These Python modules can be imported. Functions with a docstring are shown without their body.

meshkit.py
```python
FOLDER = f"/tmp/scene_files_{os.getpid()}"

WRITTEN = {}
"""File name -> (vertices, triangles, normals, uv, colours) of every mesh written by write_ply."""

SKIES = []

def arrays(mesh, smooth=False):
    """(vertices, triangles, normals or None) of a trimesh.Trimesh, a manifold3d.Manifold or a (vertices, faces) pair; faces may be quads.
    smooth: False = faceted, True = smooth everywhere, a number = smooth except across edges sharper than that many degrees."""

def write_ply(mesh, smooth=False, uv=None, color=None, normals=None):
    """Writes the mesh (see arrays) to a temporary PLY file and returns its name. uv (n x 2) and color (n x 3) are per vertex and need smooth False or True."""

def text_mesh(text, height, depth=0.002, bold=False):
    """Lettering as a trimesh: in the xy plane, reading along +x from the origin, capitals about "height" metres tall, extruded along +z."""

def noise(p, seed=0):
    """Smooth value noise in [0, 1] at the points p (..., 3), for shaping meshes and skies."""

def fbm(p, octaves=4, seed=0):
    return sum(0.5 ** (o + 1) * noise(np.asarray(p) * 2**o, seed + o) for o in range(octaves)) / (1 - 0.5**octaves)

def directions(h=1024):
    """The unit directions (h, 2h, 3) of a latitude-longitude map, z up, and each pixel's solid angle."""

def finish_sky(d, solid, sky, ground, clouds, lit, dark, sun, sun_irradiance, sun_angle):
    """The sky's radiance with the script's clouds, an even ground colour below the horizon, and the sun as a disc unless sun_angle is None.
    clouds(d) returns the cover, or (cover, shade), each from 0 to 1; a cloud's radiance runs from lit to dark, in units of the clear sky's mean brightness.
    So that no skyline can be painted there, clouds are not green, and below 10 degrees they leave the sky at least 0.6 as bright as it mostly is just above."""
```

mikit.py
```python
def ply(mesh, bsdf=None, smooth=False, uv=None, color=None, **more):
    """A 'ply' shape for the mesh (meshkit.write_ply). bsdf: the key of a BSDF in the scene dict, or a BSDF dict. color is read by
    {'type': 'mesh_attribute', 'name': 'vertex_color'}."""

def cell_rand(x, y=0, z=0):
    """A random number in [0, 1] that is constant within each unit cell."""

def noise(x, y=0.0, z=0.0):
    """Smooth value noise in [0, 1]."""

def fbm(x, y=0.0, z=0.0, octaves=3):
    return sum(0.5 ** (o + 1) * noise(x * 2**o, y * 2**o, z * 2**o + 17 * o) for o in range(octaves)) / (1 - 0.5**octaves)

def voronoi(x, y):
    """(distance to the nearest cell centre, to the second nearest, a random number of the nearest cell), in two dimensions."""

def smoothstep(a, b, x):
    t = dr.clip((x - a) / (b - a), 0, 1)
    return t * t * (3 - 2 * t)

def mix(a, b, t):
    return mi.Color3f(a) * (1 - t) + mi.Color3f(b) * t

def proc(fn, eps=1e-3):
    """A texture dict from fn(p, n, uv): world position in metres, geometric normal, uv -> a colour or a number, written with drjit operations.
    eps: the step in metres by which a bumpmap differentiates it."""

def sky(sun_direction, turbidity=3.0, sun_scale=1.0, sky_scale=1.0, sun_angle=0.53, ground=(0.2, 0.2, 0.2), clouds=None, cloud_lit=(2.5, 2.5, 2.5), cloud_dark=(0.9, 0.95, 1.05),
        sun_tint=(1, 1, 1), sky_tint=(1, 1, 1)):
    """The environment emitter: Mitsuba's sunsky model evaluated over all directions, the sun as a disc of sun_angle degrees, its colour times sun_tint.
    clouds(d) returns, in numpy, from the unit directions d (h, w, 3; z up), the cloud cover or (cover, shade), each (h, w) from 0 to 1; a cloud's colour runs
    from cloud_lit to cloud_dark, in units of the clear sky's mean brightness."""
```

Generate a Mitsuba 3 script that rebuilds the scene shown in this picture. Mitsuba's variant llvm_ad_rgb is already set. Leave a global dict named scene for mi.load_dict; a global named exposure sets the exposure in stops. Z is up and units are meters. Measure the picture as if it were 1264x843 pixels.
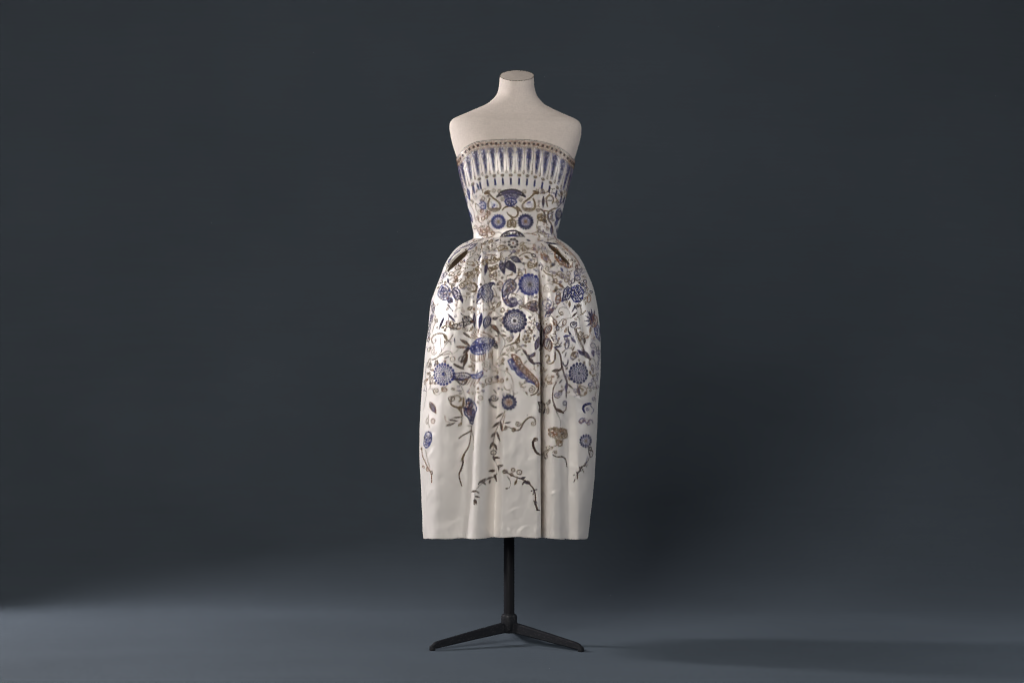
import math, random
import numpy as np, trimesh, mitsuba as mi, mikit, meshkit
from scipy.interpolate import PchipInterpolator

random.seed(7)
rng = np.random.default_rng(7)
T = mi.ScalarTransform4f
scene, labels = {}, {}

# ------------------------------------------------------------------ camera
CAM_Y, CAM_Z = -5.5, 0.837
scene['camera'] = {'type': 'perspective', 'fov': 28.95, 'fov_axis': 'x', 'near_clip': 0.05, 'far_clip': 100.0,
                   'to_world': T().look_at(origin=[0, CAM_Y, CAM_Z], target=[0, 0, CAM_Z], up=[0, 0, 1])}
exposure = 0.0

# ------------------------------------------------------------------ studio lamps (all outside the frame)
def lamp(name, pos, target, w, h, power, rgb, label):
    """A softbox: an emitting diffuser set into a shallow black box."""
    pos, target = np.array(pos, float), np.array(target, float)
    m = T().look_at(origin=pos.tolist(), target=target.tolist(), up=[0, 0, 1])
    v = [power * c for c in rgb]
    scene[name + '__diffuser'] = {'type': 'rectangle', 'to_world': m @ T().scale([w / 2, h / 2, 1]),
                                  'bsdf': {'type': 'diffuse', 'reflectance': {'type': 'rgb', 'value': 0.7}},
                                  'emitter': {'type': 'area', 'radiance': {'type': 'rgb', 'value': v}}}
    parts = [trimesh.creation.box((w + .06, h + .06, .02), T4(0, 0, -.30))]
    for sx in (-1, 1):
        parts.append(trimesh.creation.box((.02, h + .06, .32), T4(sx * (w / 2 + .022), 0, -.13)))
    for sy in (-1, 1):
        parts.append(trimesh.creation.box((w + .02, .02, .32), T4(0, sy * (h / 2 + .022), -.13)))
    scene[name + '__housing'] = mikit.ply(trimesh.util.concatenate(parts), 'black_paint', False, to_world=m)
    labels[name] = {'label': label, 'category': 'studio lamp'}

def T4(x, y, z):
    m = np.eye(4); m[:3, 3] = (x, y, z); return m

lamp('side_softbox', (-3.0, 0.62, 1.75), (0.0, -0.05, 0.55), .3, .45, 200.0, (1.0, .96, .98),
     'small softbox left of the dress, outside the picture, aimed from the side')
lamp('front_softbox', (-1.75, -4.4, 2.4), (0.0, 0.1, 0.85), 2.3, 2.0, 10.8, (1.0, .965, .93),
     'very large softbox above and beside the camera, outside the picture')
lamp('right_softbox', (2.55, -0.6, 1.5), (0.0, 0.0, 0.8), .7, 1.3, 6.0, (.93, .95, 1.0),
     'tall dim softbox right of the dress, outside the picture')

# a black flag on the side lamp's far edge keeps its light off the wall behind
from shapely.geometry import Polygon
fl = trimesh.creation.extrude_polygon(Polygon([(.64, .01), (.63, .89), (.74, 1.14), (.695, 1.48), (.695, 2.7), (2.3, 2.7), (2.3, .01)]), .012, engine='earcut')
fl.apply_transform(np.array([[0, 0, 1, -2.3], [1, 0, 0, 0], [0, 1, 0, 0], [0, 0, 0, 1.0]]))
scene['lighting_flag'] = mikit.ply(fl, 'black_paint', False)
labels['lighting_flag'] = {'label': 'black flag panel beside the side softbox, shading the wall behind the dress', 'category': 'light flag'}

# ------------------------------------------------------------------ materials
def rgb(*c): return {'type': 'rgb', 'value': list(c)}
def principled(**k): return {'type': 'twosided', 'bsdf': {'type': 'principled', **k}}

def backdrop_col(p, n, uv):
    g = mikit.fbm(p.x * 420, p.y * 420, p.z * 420, 2) - .5
    b = mikit.fbm(p.x * 2.1 + 3, p.y * 2.1, p.z * 2.1, 3) - .5
    return mi.Color3f(.064, .080, .098) * (1 + .22 * g + .22 * b + .07 * (mikit.fbm(p.x * 7, (p.z - p.y) * 190, 5.0, 2) - .5))
scene['backdrop_cloth'] = principled(base_color=mikit.proc(backdrop_col), roughness=.85, specular=.25)
scene['black_paint'] = principled(base_color=rgb(.008, .008, .010), roughness=.5, specular=.25)

def iron_col(p, n, uv):
    g = mikit.fbm(p.x * 260, p.y * 260, p.z * 260, 3)
    w = mikit.smoothstep(.55, .75, g)
    return mikit.mix(mi.Color3f(.008, .009, .012), mi.Color3f(.026, .024, .026), w)
scene['cast_iron'] = principled(base_color=mikit.proc(iron_col), roughness=.5, specular=.35)

def linen_col(p, n, uv):
    a = mikit.noise(p.x * 700, p.z * 160, p.y * 300) - .5
    b = mikit.noise(p.x * 160, p.z * 800, p.y * 200) - .5
    s = mikit.fbm(p.x * 60, p.y * 60, p.z * 60, 3) - .5
    return mi.Color3f(.63, .555, .495) * (1 + .10 * a + .10 * b + .08 * s)
def linen_bump(p, n, uv):
    return mikit.noise(p.x * 700, p.z * 160, p.y * 300) + mikit.noise(p.x * 160, p.z * 800, p.y * 200)
scene['linen'] = {'type': 'twosided', 'bsdf': {'type': 'bumpmap', 'arbitrary': mikit.proc(linen_bump, 3e-4), 'scale': .00012,
    'bsdf': {'type': 'principled', 'base_color': mikit.proc(linen_col), 'roughness': .75, 'specular': .25, 'sheen': .3}}}
scene['dark_thread'] = principled(base_color=rgb(.14, .11, .09), roughness=.7)

def satin_col(p, n, uv):
    s = mikit.fbm(p.x * 9, p.y * 9, p.z * 9, 3) - .5
    return mi.Color3f(.77, .725, .675) * (1 + .05 * s)
def satin_bump(p, n, uv):
    return mikit.fbm(p.x * 70, p.y * 70, p.z * 22, 3) + .25 * mikit.noise(p.x * 900, p.y * 900, p.z * 300)
scene['satin'] = {'type': 'twosided', 'bsdf': {'type': 'bumpmap', 'arbitrary': mikit.proc(satin_bump, 6e-4), 'scale': .0007,
    'bsdf': {'type': 'principled', 'base_color': mikit.proc(satin_col), 'roughness': .46, 'specular': .6, 'metallic': .28, 'sheen': .25}}}
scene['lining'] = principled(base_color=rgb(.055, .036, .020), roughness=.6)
scene['beads'] = principled(base_color={'type': 'mesh_attribute', 'name': 'vertex_color'}, roughness=.22, specular=.45)
scene['thread'] = principled(base_color=rgb(.62, .58, .55), roughness=.6)

# ------------------------------------------------------------------ the backdrop: one sheet, floor swept up into the wall
def sweep():
    y0, R, top = 0.62, 1.6, 4.2
    prof = [(-9.0, 0.0)] + [(y, 0.0) for y in np.linspace(-6, y0, 160)]
    prof += [(y0 + R * math.sin(a), R - R * math.cos(a)) for a in np.linspace(0, math.pi / 2, 60)[1:]]
    prof += [(y0 + R, z) for z in np.linspace(R, top, 30)[1:]]
    prof = np.array(prof); xs = np.linspace(-7.5, 7.5, 420)
    X, I = np.meshgrid(xs, np.arange(len(prof)))
    Y, Z = prof[I, 0], prof[I, 1]
    amp = np.clip(Z / .5, 0, 1)
    Y = Y + amp * .030 * np.sin(X * 1.7 + .6) * np.cos(Z * .5) + amp * .012 * np.sin(X * 4.3 + 1)
    # the cloth lies in faint ripples, flat under the stand
    rip = np.clip((np.hypot(X, Y) - .3) / .35, 0, 1) * np.clip(1.6 - Z, 0, 1)
    q = np.stack([X * 1.1 + Y * .9, Y * 3.4 - X * .7, 0 * X], -1)
    Z = Z + rip * .012 * (meshkit.fbm(q, 3, 2) - .5)
    v = np.stack([X, Y, Z], -1).reshape(-1, 3)
    return v, grid_faces(*X.shape)

def grid_faces(n, m, wrap=False):
    i, j = np.meshgrid(np.arange(n - 1), np.arange(m if wrap else m - 1), indexing='ij')
    j2 = (j + 1) % m
    q = np.stack([i * m + j, i * m + j2, (i + 1) * m + j2, (i + 1) * m + j], -1).reshape(-1, 4)
    return np.vstack([q[:, [0, 1, 2]], q[:, [0, 2, 3]]])

scene['studio_backdrop'] = mikit.ply(sweep(), 'backdrop_cloth', True)
labels['studio_backdrop'] = {'label': 'dark slate grey seamless studio backdrop sweeping down into the floor under the stand', 'category': 'backdrop', 'kind': 'structure'}

# a black flag on the side lamp's far edge keeps its light off the wall behind
from shapely.geometry import Polygon
fl = trimesh.creation.extrude_polygon(Polygon([(.64, .01), (.63, .89), (.74, 1.14), (.695, 1.48), (.695, 2.7), (2.3, 2.7), (2.3, .01)]), .012, engine='earcut')
fl.apply_transform(np.array([[0, 0, 1, -2.3], [1, 0, 0, 0], [0, 1, 0, 0], [0, 0, 0, 1.0]]))
scene['lighting_flag'] = mikit.ply(fl, 'black_paint', False)
labels['lighting_flag'] = {'label': 'black flag panel beside the side softbox, shading the wall behind the dress', 'category': 'light flag'}

# ------------------------------------------------------------------ body measurements
# rows: height, left x, right x (millimetres, from the stand's frontal drawing), half depth, depth offset (metres)
PX = 445.0
def gx(px): return (px - 632.0) / PX
def gz(py): return CAM_Z + (421.5 - py) / PX
FORM = np.array([
 (93,617.4,659.0,.047,.000),(99,616.6,659.2,.048,.002),(105,616,659.4,.049,.004),(110,615.4,660.2,.050,.006),(115,613.8,661.6,.052,.008),
 (119,611.4,663.4,.054,.010),(122,608.6,665.8,.056,.011),(125,605.2,668.4,.058,.012),(128,601,671.4,.060,.013),(130.5,596.4,675,.062,.013),
 (133,590.4,680,.064,.013),(135.5,584.6,685,.066,.013),(138,578.8,690.2,.068,.013),(140.5,572.8,696,.070,.013),(143,566.8,701.8,.072,.013),
 (145,562.4,706.4,.075,.013),(147,558.8,710.6,.078,.013),(149.5,556.4,714.2,.081,.013),(152,555.2,716.2,.084,.012),(157,554.6,717.6,.089,.011),
 (165,555.6,717.6,.097,.009),(173,557.2,716.0,.105,.007),(182,559.6,713.6,.112,.004),(190,562.2,711.2,.118,.002),(197,565,708.8,.122,0),
 (205,567.2,706.6,.124,0),(215,569,704.6,.124,0),(225,571.4,701.6,.121,0),(240,575.4,697.6,.114,0),(260,580.4,692.8,.105,0),
 (280,584.6,687.8,.098,0),(290,586.4,685.6,.096,0),(298,586,686,.097,0),(330,578,696,.115,0),(400,566,708,.135,0),(480,572,700,.125,0)])
FORM_F = [PchipInterpolator(FORM[:, 0], FORM[:, k]) for k in range(1, 5)]
def form_row(py):
    l, r, b, yc = (f(py) for f in FORM_F)
    p = np.interp(py, [110, 140, 200, 300], [1.0, .92, .84, .9])
    return (gx(l) + gx(r)) / 2, (gx(r) - gx(l)) / 2, b, yc, p
def spow(v, p): return np.sign(v) * np.abs(v) ** p
def form_point(u, py, off=0.0):
    cx, a, b, yc, p = form_row(py)
    return np.stack([cx + (a + off) * spow(np.sin(u), p), yc - (b + off) * spow(np.cos(u), p), gz(py) + 0 * u], -1)

# torso
rows = np.concatenate([np.linspace(93, 122, 30), np.linspace(122.6, 152, 60), np.linspace(153, 300, 110), np.linspace(304, 480, 30)])
uu = np.linspace(-np.pi, np.pi, 241)[:-1]
U, PY = np.meshgrid(uu, rows)
P = form_point(U, PY)
tilt = np.clip((127 - PY) / 26, 0, 1); tilt = tilt * tilt * (3 - 2 * tilt)
P[..., 2] += .44 * tilt * (P[..., 1] - 0.004)
ring = P[0].copy()
v = np.vstack([P.reshape(-1, 3), P[-1].mean(0, keepdims=True)])
n, m = U.shape
f = np.vstack([grid_faces(n, m, True), [[(n - 1) * m + j, (n - 1) * m + (j + 1) % m, n * m] for j in range(m)]])
scene['dress_form__torso'] = mikit.ply((v, f), 'linen', True)
# neck cap: a shallow dome closing the tilted neck
c = ring.mean(0); nrm = np.array([0, -.40, .917])
cap = [c + (ring - c) * s + nrm * .0045 * (1 - s ** 2) for s in (1.0, .985, .93, .8, .6, .4, .2, .02)]
cap[0] = cap[0] - nrm * .0015
cap = np.array(cap).reshape(-1, 3)
scene['dress_form__neck_cap'] = mikit.ply((cap, grid_faces(8, m, True)), 'linen', True)

def tube(pts, r, sides=10, closed=False):
    pts = np.asarray(pts, float); r = np.broadcast_to(r, (len(pts),))
    t = np.roll(pts, -1, 0) - np.roll(pts, 1, 0) if closed else np.gradient(pts, axis=0)
    t /= np.linalg.norm(t, axis=1, keepdims=True) + 1e-12
    ref = np.array([0, 0, 1.0]) if abs(t[len(t) // 2, 2]) < .8 else np.array([0, 1.0, 0])
    a = np.cross(t, ref); a /= np.linalg.norm(a, axis=1, keepdims=True) + 1e-12
    b = np.cross(t, a); an = np.arange(sides) * 2 * np.pi / sides
    v = pts[:, None] + r[:, None, None] * (np.cos(an)[None, :, None] * a[:, None] + np.sin(an)[None, :, None] * b[:, None])
    k = len(pts)
    if closed:
        v = np.concatenate([v, v[:1]]); k += 1
    f = grid_faces(k, sides, True)
    return trimesh.Trimesh(v.reshape(-1, 3), f, process=False)
scene['dress_form__neck_seam'] = mikit.ply(tube(ring + (ring - c) * .003, .0008, 6, True), 'dark_thread', True)

# stand
def lathe(prof, n=40):
    return trimesh.creation.revolve(np.array(prof, float), sections=n)
POLE = gx(628.4)
def at(mesh, x=0, y=0, z=0):
    mesh = mesh.copy(); mesh.apply_translation((x, y, z)); return mesh
scene['dress_form__pole'] = mikit.ply(at(lathe([(0, .08), (.0148, .08), (.0148, .62), (0, .62)]), POLE), 'black_paint', 30)
zc = .055
scene['dress_form__collar'] = mikit.ply(at(lathe([(0, zc), (.0215, zc), (.0222, zc + .003), (.0222, zc + .020), (.0205, zc + .0255), (.0185, zc + .0268), (.0152, zc + .027), (.0152, zc + .030), (0, zc + .030)]), POLE), 'cast_iron', 25)
scene['dress_form__hub'] = mikit.ply(at(lathe([(0, .030), (.012, .030), (.0165, .034), (.0195, .040), (.0205, zc + .001), (0, zc + .001)]), POLE), 'cast_iron', 25)
def leg_mesh():
    """One cast leg along +x: deep at the hub, thin at the toe, ribbed, with chamfered edges."""
    L = .245; secs = []
    for t in np.linspace(0, 1, 26):
        x = .010 + t * (L - .010)
        top = .061 - .041 * t ** 1.06; dep = .029 - .0115 * t; wid = .0175 - .004 * t
        if t > .93:
            k = (t - .93) / .07; top -= .010 * k ** 2
        bot = top - dep if t < .93 else max(.0050, top - dep)
        w2 = wid / 2; c_ = .003
        secs.append([(x, -w2 + c_, top), (x, w2 - c_, top), (x, w2, top - c_), (x, w2, bot + c_), (x, w2 - c_, bot), (x, -w2 + c_, bot), (x, -w2, bot + c_), (x, -w2, top - c_)])
    secs = np.array(secs); n, m = secs.shape[:2]
    f = grid_faces(n, m, True)
    v = np.vstack([secs.reshape(-1, 3), secs[0].mean(0)[None], secs[-1].mean(0)[None]])
    caps = [[j, n * m, (j + 1) % m] for j in range(m)] + [[(n - 1) * m + (j + 1) % m, n * m + 1, (n - 1) * m + j] for j in range(m)]
    mesh = trimesh.Trimesh(v, np.vstack([f, caps]), process=False); mesh.fix_normals(); return mesh
def foot_mesh():
    return at(lathe([(0, 0), (.0078, 0), (.0088, .003), (.0082, .011), (.005, .014), (0, .0145)], 20), .240)
lm, fm = leg_mesh(), foot_mesh()
for k, ang in enumerate((-150, -36, 90)):
    M = trimesh.transformations.rotation_matrix(math.radians(ang), (0, 0, 1)); M[0, 3] = POLE
    name = 'dress_form__leg' + (f'_{k:03d}' if k else '')
    g = lm.copy(); g.apply_transform(M); scene[name] = mikit.ply(g, 'cast_iron', 30)
    g = fm.copy(); g.apply_transform(M); scene[name + '__foot'] = mikit.ply(g, 'cast_iron', 30)
labels['dress_form'] = {'label': 'linen covered dress form with sloping shoulders on a black three-legged iron stand', 'category': 'dress form'}

# ------------------------------------------------------------------ the dress: bodice
NECK = np.array([(540,200),(565.4,196),(573,187),(581,182),(588.6,179.4),(601,177.8),(618,177),(636,176.7),(658,178),(673.4,180.6),(689,186),(698,191),(706,198),(720,203)])
WAIST = 296.0
def neck_py(u):
    py = np.full_like(u, 185.0)
    for _ in range(12):
        x = form_point(u, py, .004)[..., 0]
        t = np.interp(x * PX + 632, NECK[:, 0], NECK[:, 1])
        t = np.where(np.cos(u) < 0, 204.0, t)
        py = py + .6 * (t - py)
    return py
_uu = np.linspace(-np.pi, np.pi, 1441); _nt = neck_py(_uu)
k_ = np.hanning(25); k_ /= k_.sum(); _nt = np.convolve(np.pad(_nt, 12, mode='wrap'), k_, 'valid')
def neck_z(u): return np.interp((u + np.pi) % (2 * np.pi) - np.pi, _uu, _nt)
SEAM_R = PchipInterpolator([178, 225, 260, 300], [663, 667, 665.5, 663.5]); SEAM_L = PchipInterpolator([178, 225, 260, 300], [598, 597, 597.5, 600])
def gauss(d, w): return np.exp(-(d / w) ** 2)
def bodice_point(u, py, off=0.004):
    P = form_point(u, py, off)
    x = P[..., 0] * PX + 632
    front = np.clip(np.cos(u) * 4, 0, 1)
    d = .0010 * gauss(x - SEAM_R(py) - 2.5, 2.2) - .0010 * gauss(x - SEAM_R(py), .8) + .0006 * gauss(x - SEAM_L(py) - 1, 3) - .0006 * gauss(x - SEAM_L(py) + 2.5, .9)
    d = d + .0012 * np.sin(py * .35 + x * .05) * gauss(py - 285, 14) * gauss(x - 650, 40)
    P[..., 1] -= front * d
    return P
nu, nv = 720, 150
u = np.linspace(-np.pi, np.pi, nu + 1)[:-1]
U, V = np.meshgrid(u, np.linspace(0, 1, nv))
PY = neck_z(U) * (1 - V) + (WAIST + 1.5) * V
P = bodice_point(U, PY)
inner = form_point(U[:1], PY[:1], .0012)
P = np.concatenate([inner, form_point(U[:1], PY[:1] - .35, .0022), P])
scene['strapless_dress__bodice'] = mikit.ply((P.reshape(-1, 3), grid_faces(P.shape[0], nu, True)), 'satin', True)

# ------------------------------------------------------------------ the dress: skirt
SK = np.array([(292,585.6,686.4,.100),(295,584,689,.104),(298,578.5,693.5,.112),(302,570.5,699.5,.121),(308,562.5,706.5,.132),(316,556,714,.145),(326,550,720,.156),(338,545.4,725.2,.168),
 (350,540.6,730.4,.178),(362,536,734,.187),(372,532.6,736,.191),(382,531,737.8,.195),(390,530.2,738.8,.198),(404,529.2,740,.202),(420,527,741,.203),(440,524.6,741.2,.203),(460,523,741,.202),
 (480,521,739.6,.200),(500,519.8,738,.198),(530,518.6,736.8,.194),(560,518.4,735,.190),(590,519.6,733.4,.186),(620,521.4,730,.182),(645,523,727,.179),(664,523.6,725,.178)])
SK_F = [PchipInterpolator(SK[:, 0], SK[:, k]) for k in (1, 2, 3)]
def path(*pts):
    a = np.array(pts, float); return PchipInterpolator(a[:, 0], a[:, 1], extrapolate=True), a[0, 0], a[-1, 0]
def amp(*pts):
    a = np.array(pts, float); return lambda py: np.interp(py, a[:, 0], a[:, 1], left=a[0, 1], right=a[-1, 1])
FOLDS = []   # (centre line, depth along it, width of the left flank, width of the right flank), widths in drawing units
def fold(p, a, wl, wr): FOLDS.append((path(*p)[0], amp(*a), wl, wr))
# the deep pleat right of the centre
fold([(292,664),(340,666.5),(400,669),(480,670),(560,670.5),(664,671)], [(296,-.002),(325,-.006),(345,-.022),(385,-.050),(500,-.056),(664,-.056)], 2.8, 5.2)
fold([(292,655),(400,660),(664,661)], [(330,0),(400,.004),(664,.004)], 7, 5)
# valley left of the centre
fold([(292,600),(330,603),(370,607),(420,612),(470,614.5),(530,613),(600,611),(664,609)], [(320,-.003),(360,-.007),(420,-.013),(470,-.011),(530,-.007),(664,-.006)], 4.5, 4.2)
fold([(292,594),(350,598),(420,603)], [(320,.001),(380,.005),(440,.005),(480,0)], 4, 4)
# the short sharp fold at the right hip
fold([(292,690),(380,713),(425,721),(470,722)], [(350,0),(385,-.006),(415,-.009),(445,-.002),(460,0)], 2.4, 3.4)
# broad panels of the cloth between crests and hollows: (line down the skirt, height there)
PANELS = [([516,512,510,508,514], 0), ([588,569,554,548,543], .0085), ([594,584,579,577,569], -.005), ([600,598,597,594,590], .008), ([606,606,613,612,609], -.007),
          ([614,622,624,622,620], .002), ([655,656,657,657,657], .003), ([672,682,684,685,686], .003), ([684,698,700,702,702], (0, 0, -.0012, -.0050, -.0050)), ([688,706,709,710,709], (0, 0, .0010, .0042, .0042)), ([700,745,750,748,740], 0)]
PANELS = [(PchipInterpolator([295, 380, 480, 560, 668], x), PchipInterpolator([295, 380, 480, 560, 668], np.broadcast_to(h, 5))) for x, h in PANELS]
PANEL_AMP = amp((300, .35), (345, 1.0), (400, 1.7), (480, 2.2), (600, 2.3), (664, 2.05))
def panels(x, py):
    d = 0 * x
    c = [f(py) for f, _ in PANELS]; hs = [g(py) for _, g in PANELS]
    for i in range(len(c) - 1):
        t = (x - c[i]) / np.maximum(c[i + 1] - c[i], 1e-6); m = (t >= 0) & (t < 1); t = np.clip(t, 0, 1)
        d = d + m * (hs[i] + (hs[i + 1] - hs[i]) * (t * t * (3 - 2 * t)))
    return d * PANEL_AMP(py)
# gathers at the waist
for x0, x1, x2, a_, w in ((586,571,560,-.005,3.5),(590,577,568,.004,4),(597,587,580,-.005,3.2),(603,599.5,597,-.006,2.6),(608,605,604,.003,3),(613,611,610,-.004,3),(621,620,620,.002,4),
                          (643,645,647,-.0025,3),(652,655,657,-.0035,3),(658,661,663,.003,3),(673,680,686,-.004,3.5),(681,691,699,.004,4),(687,700,708,-.004,4)):
    fold([(292, x0), (335, x1), (385, x2), (460, x2 + (x2 - x1) * .4)], [(293, a_ * .4), (305, a_), (340, a_), (400, 0)], w, w)
POCKETS = (((577.9,311.0),(552.6,337.0),2.6),((677.0,304.0),(704.6,329.0),2.4))
def pocket(x, py):
    d = 0 * x
    for (x0, y0), (x1, y1), w in POCKETS:
        L = math.hypot(x1 - x0, y1 - y0); ex, ey = (x1 - x0) / L, (y1 - y0) / L
        s = ((x - x0) * ex + (py - y0) * ey) / L; q = (x - x0) * ey - (py - y0) * ex
        q = q if x1 < x0 else q
        k = np.clip(1 - (2 * s - 1) ** 2, 0, 1)
        d = d - .026 * np.sqrt(k) * np.exp(-np.abs(q / (w * np.sqrt(k) + .6)) ** 4)
        d = d + .004 * k * gauss(q + (4.8 if x1 > x0 else -4.8) * -1, 2.4)
    return d
CREASES = [(671,610,688.5,601,.0022),(593.5,606,599,616,.0018),(626,630,643,623,.0020),(603,634,615,617,.0022),(704,658,699,646,.002),(534,540,546,533,.0022),(532,574,545,548,.0026),
           (700,570,714,578,.0022),(699,484,717,494,.0034),(703,435,719,450,.0034),(691,514,701,526,.002),(710,505,727,514,.0024),(640,655,652,646,.0018),(556,650,566,638,.0016),
           (678,640,690,622,.0016),(574,420,583,408,.002),(588,392,597,380,.002),(696,598,706,612,.002),(540,600,529,618,.0018),(718,590,729,606,.002),(622,650,632,657,.0018),(586,560,596,548,.0016)]
def creases(x, py):
    d = 0 * x
    for x0, y0, x1, y1, a in CREASES:
        L = math.hypot(x1 - x0, y1 - y0); ex, ey = (x1 - x0) / L, (y1 - y0) / L
        s = ((x - x0) * ex + (py - y0) * ey) / L - .5; q = (x - x0) * ey - (py - y0) * ex + 5 * (s * s - .2)
        d = d + .42 * a * np.exp(-np.abs(s / .48) ** 3) * (np.exp(-np.abs(q / 2.2) ** 1.5) - .8 * np.exp(-np.abs((q - 3.2) / 2.6) ** 1.6))
    return d
def skirt_point(u, py, off=0.0):
    l, r, b = (f(py) for f in SK_F)
    cx, a = (gx(l) + gx(r)) / 2, (gx(r) - gx(l)) / 2
    p = .90
    su, cu = spow(np.sin(u), p), spow(np.cos(u), p)
    x0 = cx + a * su
    x = x0 * PX + 632
    front = np.clip(np.cos(u) * 3.2, 0, 1); front = front * front * (3 - 2 * front)
    d = 0 * x
    for c, A, wl, wr in FOLDS:
        dd = x - c(py); d = d + A(py) * np.exp(-np.abs(dd / np.where(dd < 0, wl, wr)) ** 1.5)
    d = d + panels(x, py) + pocket(x, py)
    k = np.clip((py - 300) / 60, 0, 1)
    q = np.stack([x * .055, py * .022, 0 * x], -1)
    d = d + k * .0045 * (meshkit.fbm(q, 3, 5) - .5)
    q = np.stack([x * .10 + py * .05, py * .06 - x * .03, 0 * x + 4], -1)
    d = d + np.clip((py - 430) / 120, 0, 1) * .0022 * (meshkit.fbm(q, 2, 9) - .5)
    d = d + creases(x, py)
    # puckers above the hem stitching
    d = d + gauss(py - 650, 7) * .0020 * (meshkit.noise(np.stack([x * .20, py * .03, 0 * x], -1), 3) - .5)
    back = .010 * np.sin(9 * u + 1.5) * np.clip((py - 296) / 80, 0, 1)
    d = d * front + back * (1 - front) * np.clip(-np.cos(u) * 2, 0, 1) + off
    hx, hy = su / a, -cu / b
    h = np.sqrt(hx * hx + hy * hy) + 1e-9
    hem = np.clip((py - 560) / 104, 0, 1) ** 2
    z = gz(py) + hem * (.017 * np.clip(np.cos(u), 0, 1) ** 2 + .0018 * np.sin(x * .06 + 1.0) + .0022 * (meshkit.noise(np.stack([x * .17, 0 * x, 0 * x], -1), 11) - .5))
    return np.stack([x0 + d * hx / h, -b * cu + d * hy / h, z], -1)
def skirt_mesh(nu=1300, nv=330):
    u = np.linspace(-np.pi, np.pi, nu + 1)[:-1]
    py = np.concatenate([np.linspace(295.2, 350, 110), np.linspace(350.6, 662.5, nv - 110)])
    U, PY = np.meshgrid(u, py)
    P = skirt_point(U, PY)
    lip = [skirt_point(U[-1:], PY[-1:] + .4, -.0012), skirt_point(U[-1:], PY[-1:] - 1.5, -.0035), skirt_point(U[-1:], PY[-1:] - 22, -.004)]
    P = np.concatenate([P] + lip)
    return P.reshape(-1, 3), grid_faces(P.shape[0], nu, True)
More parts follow.
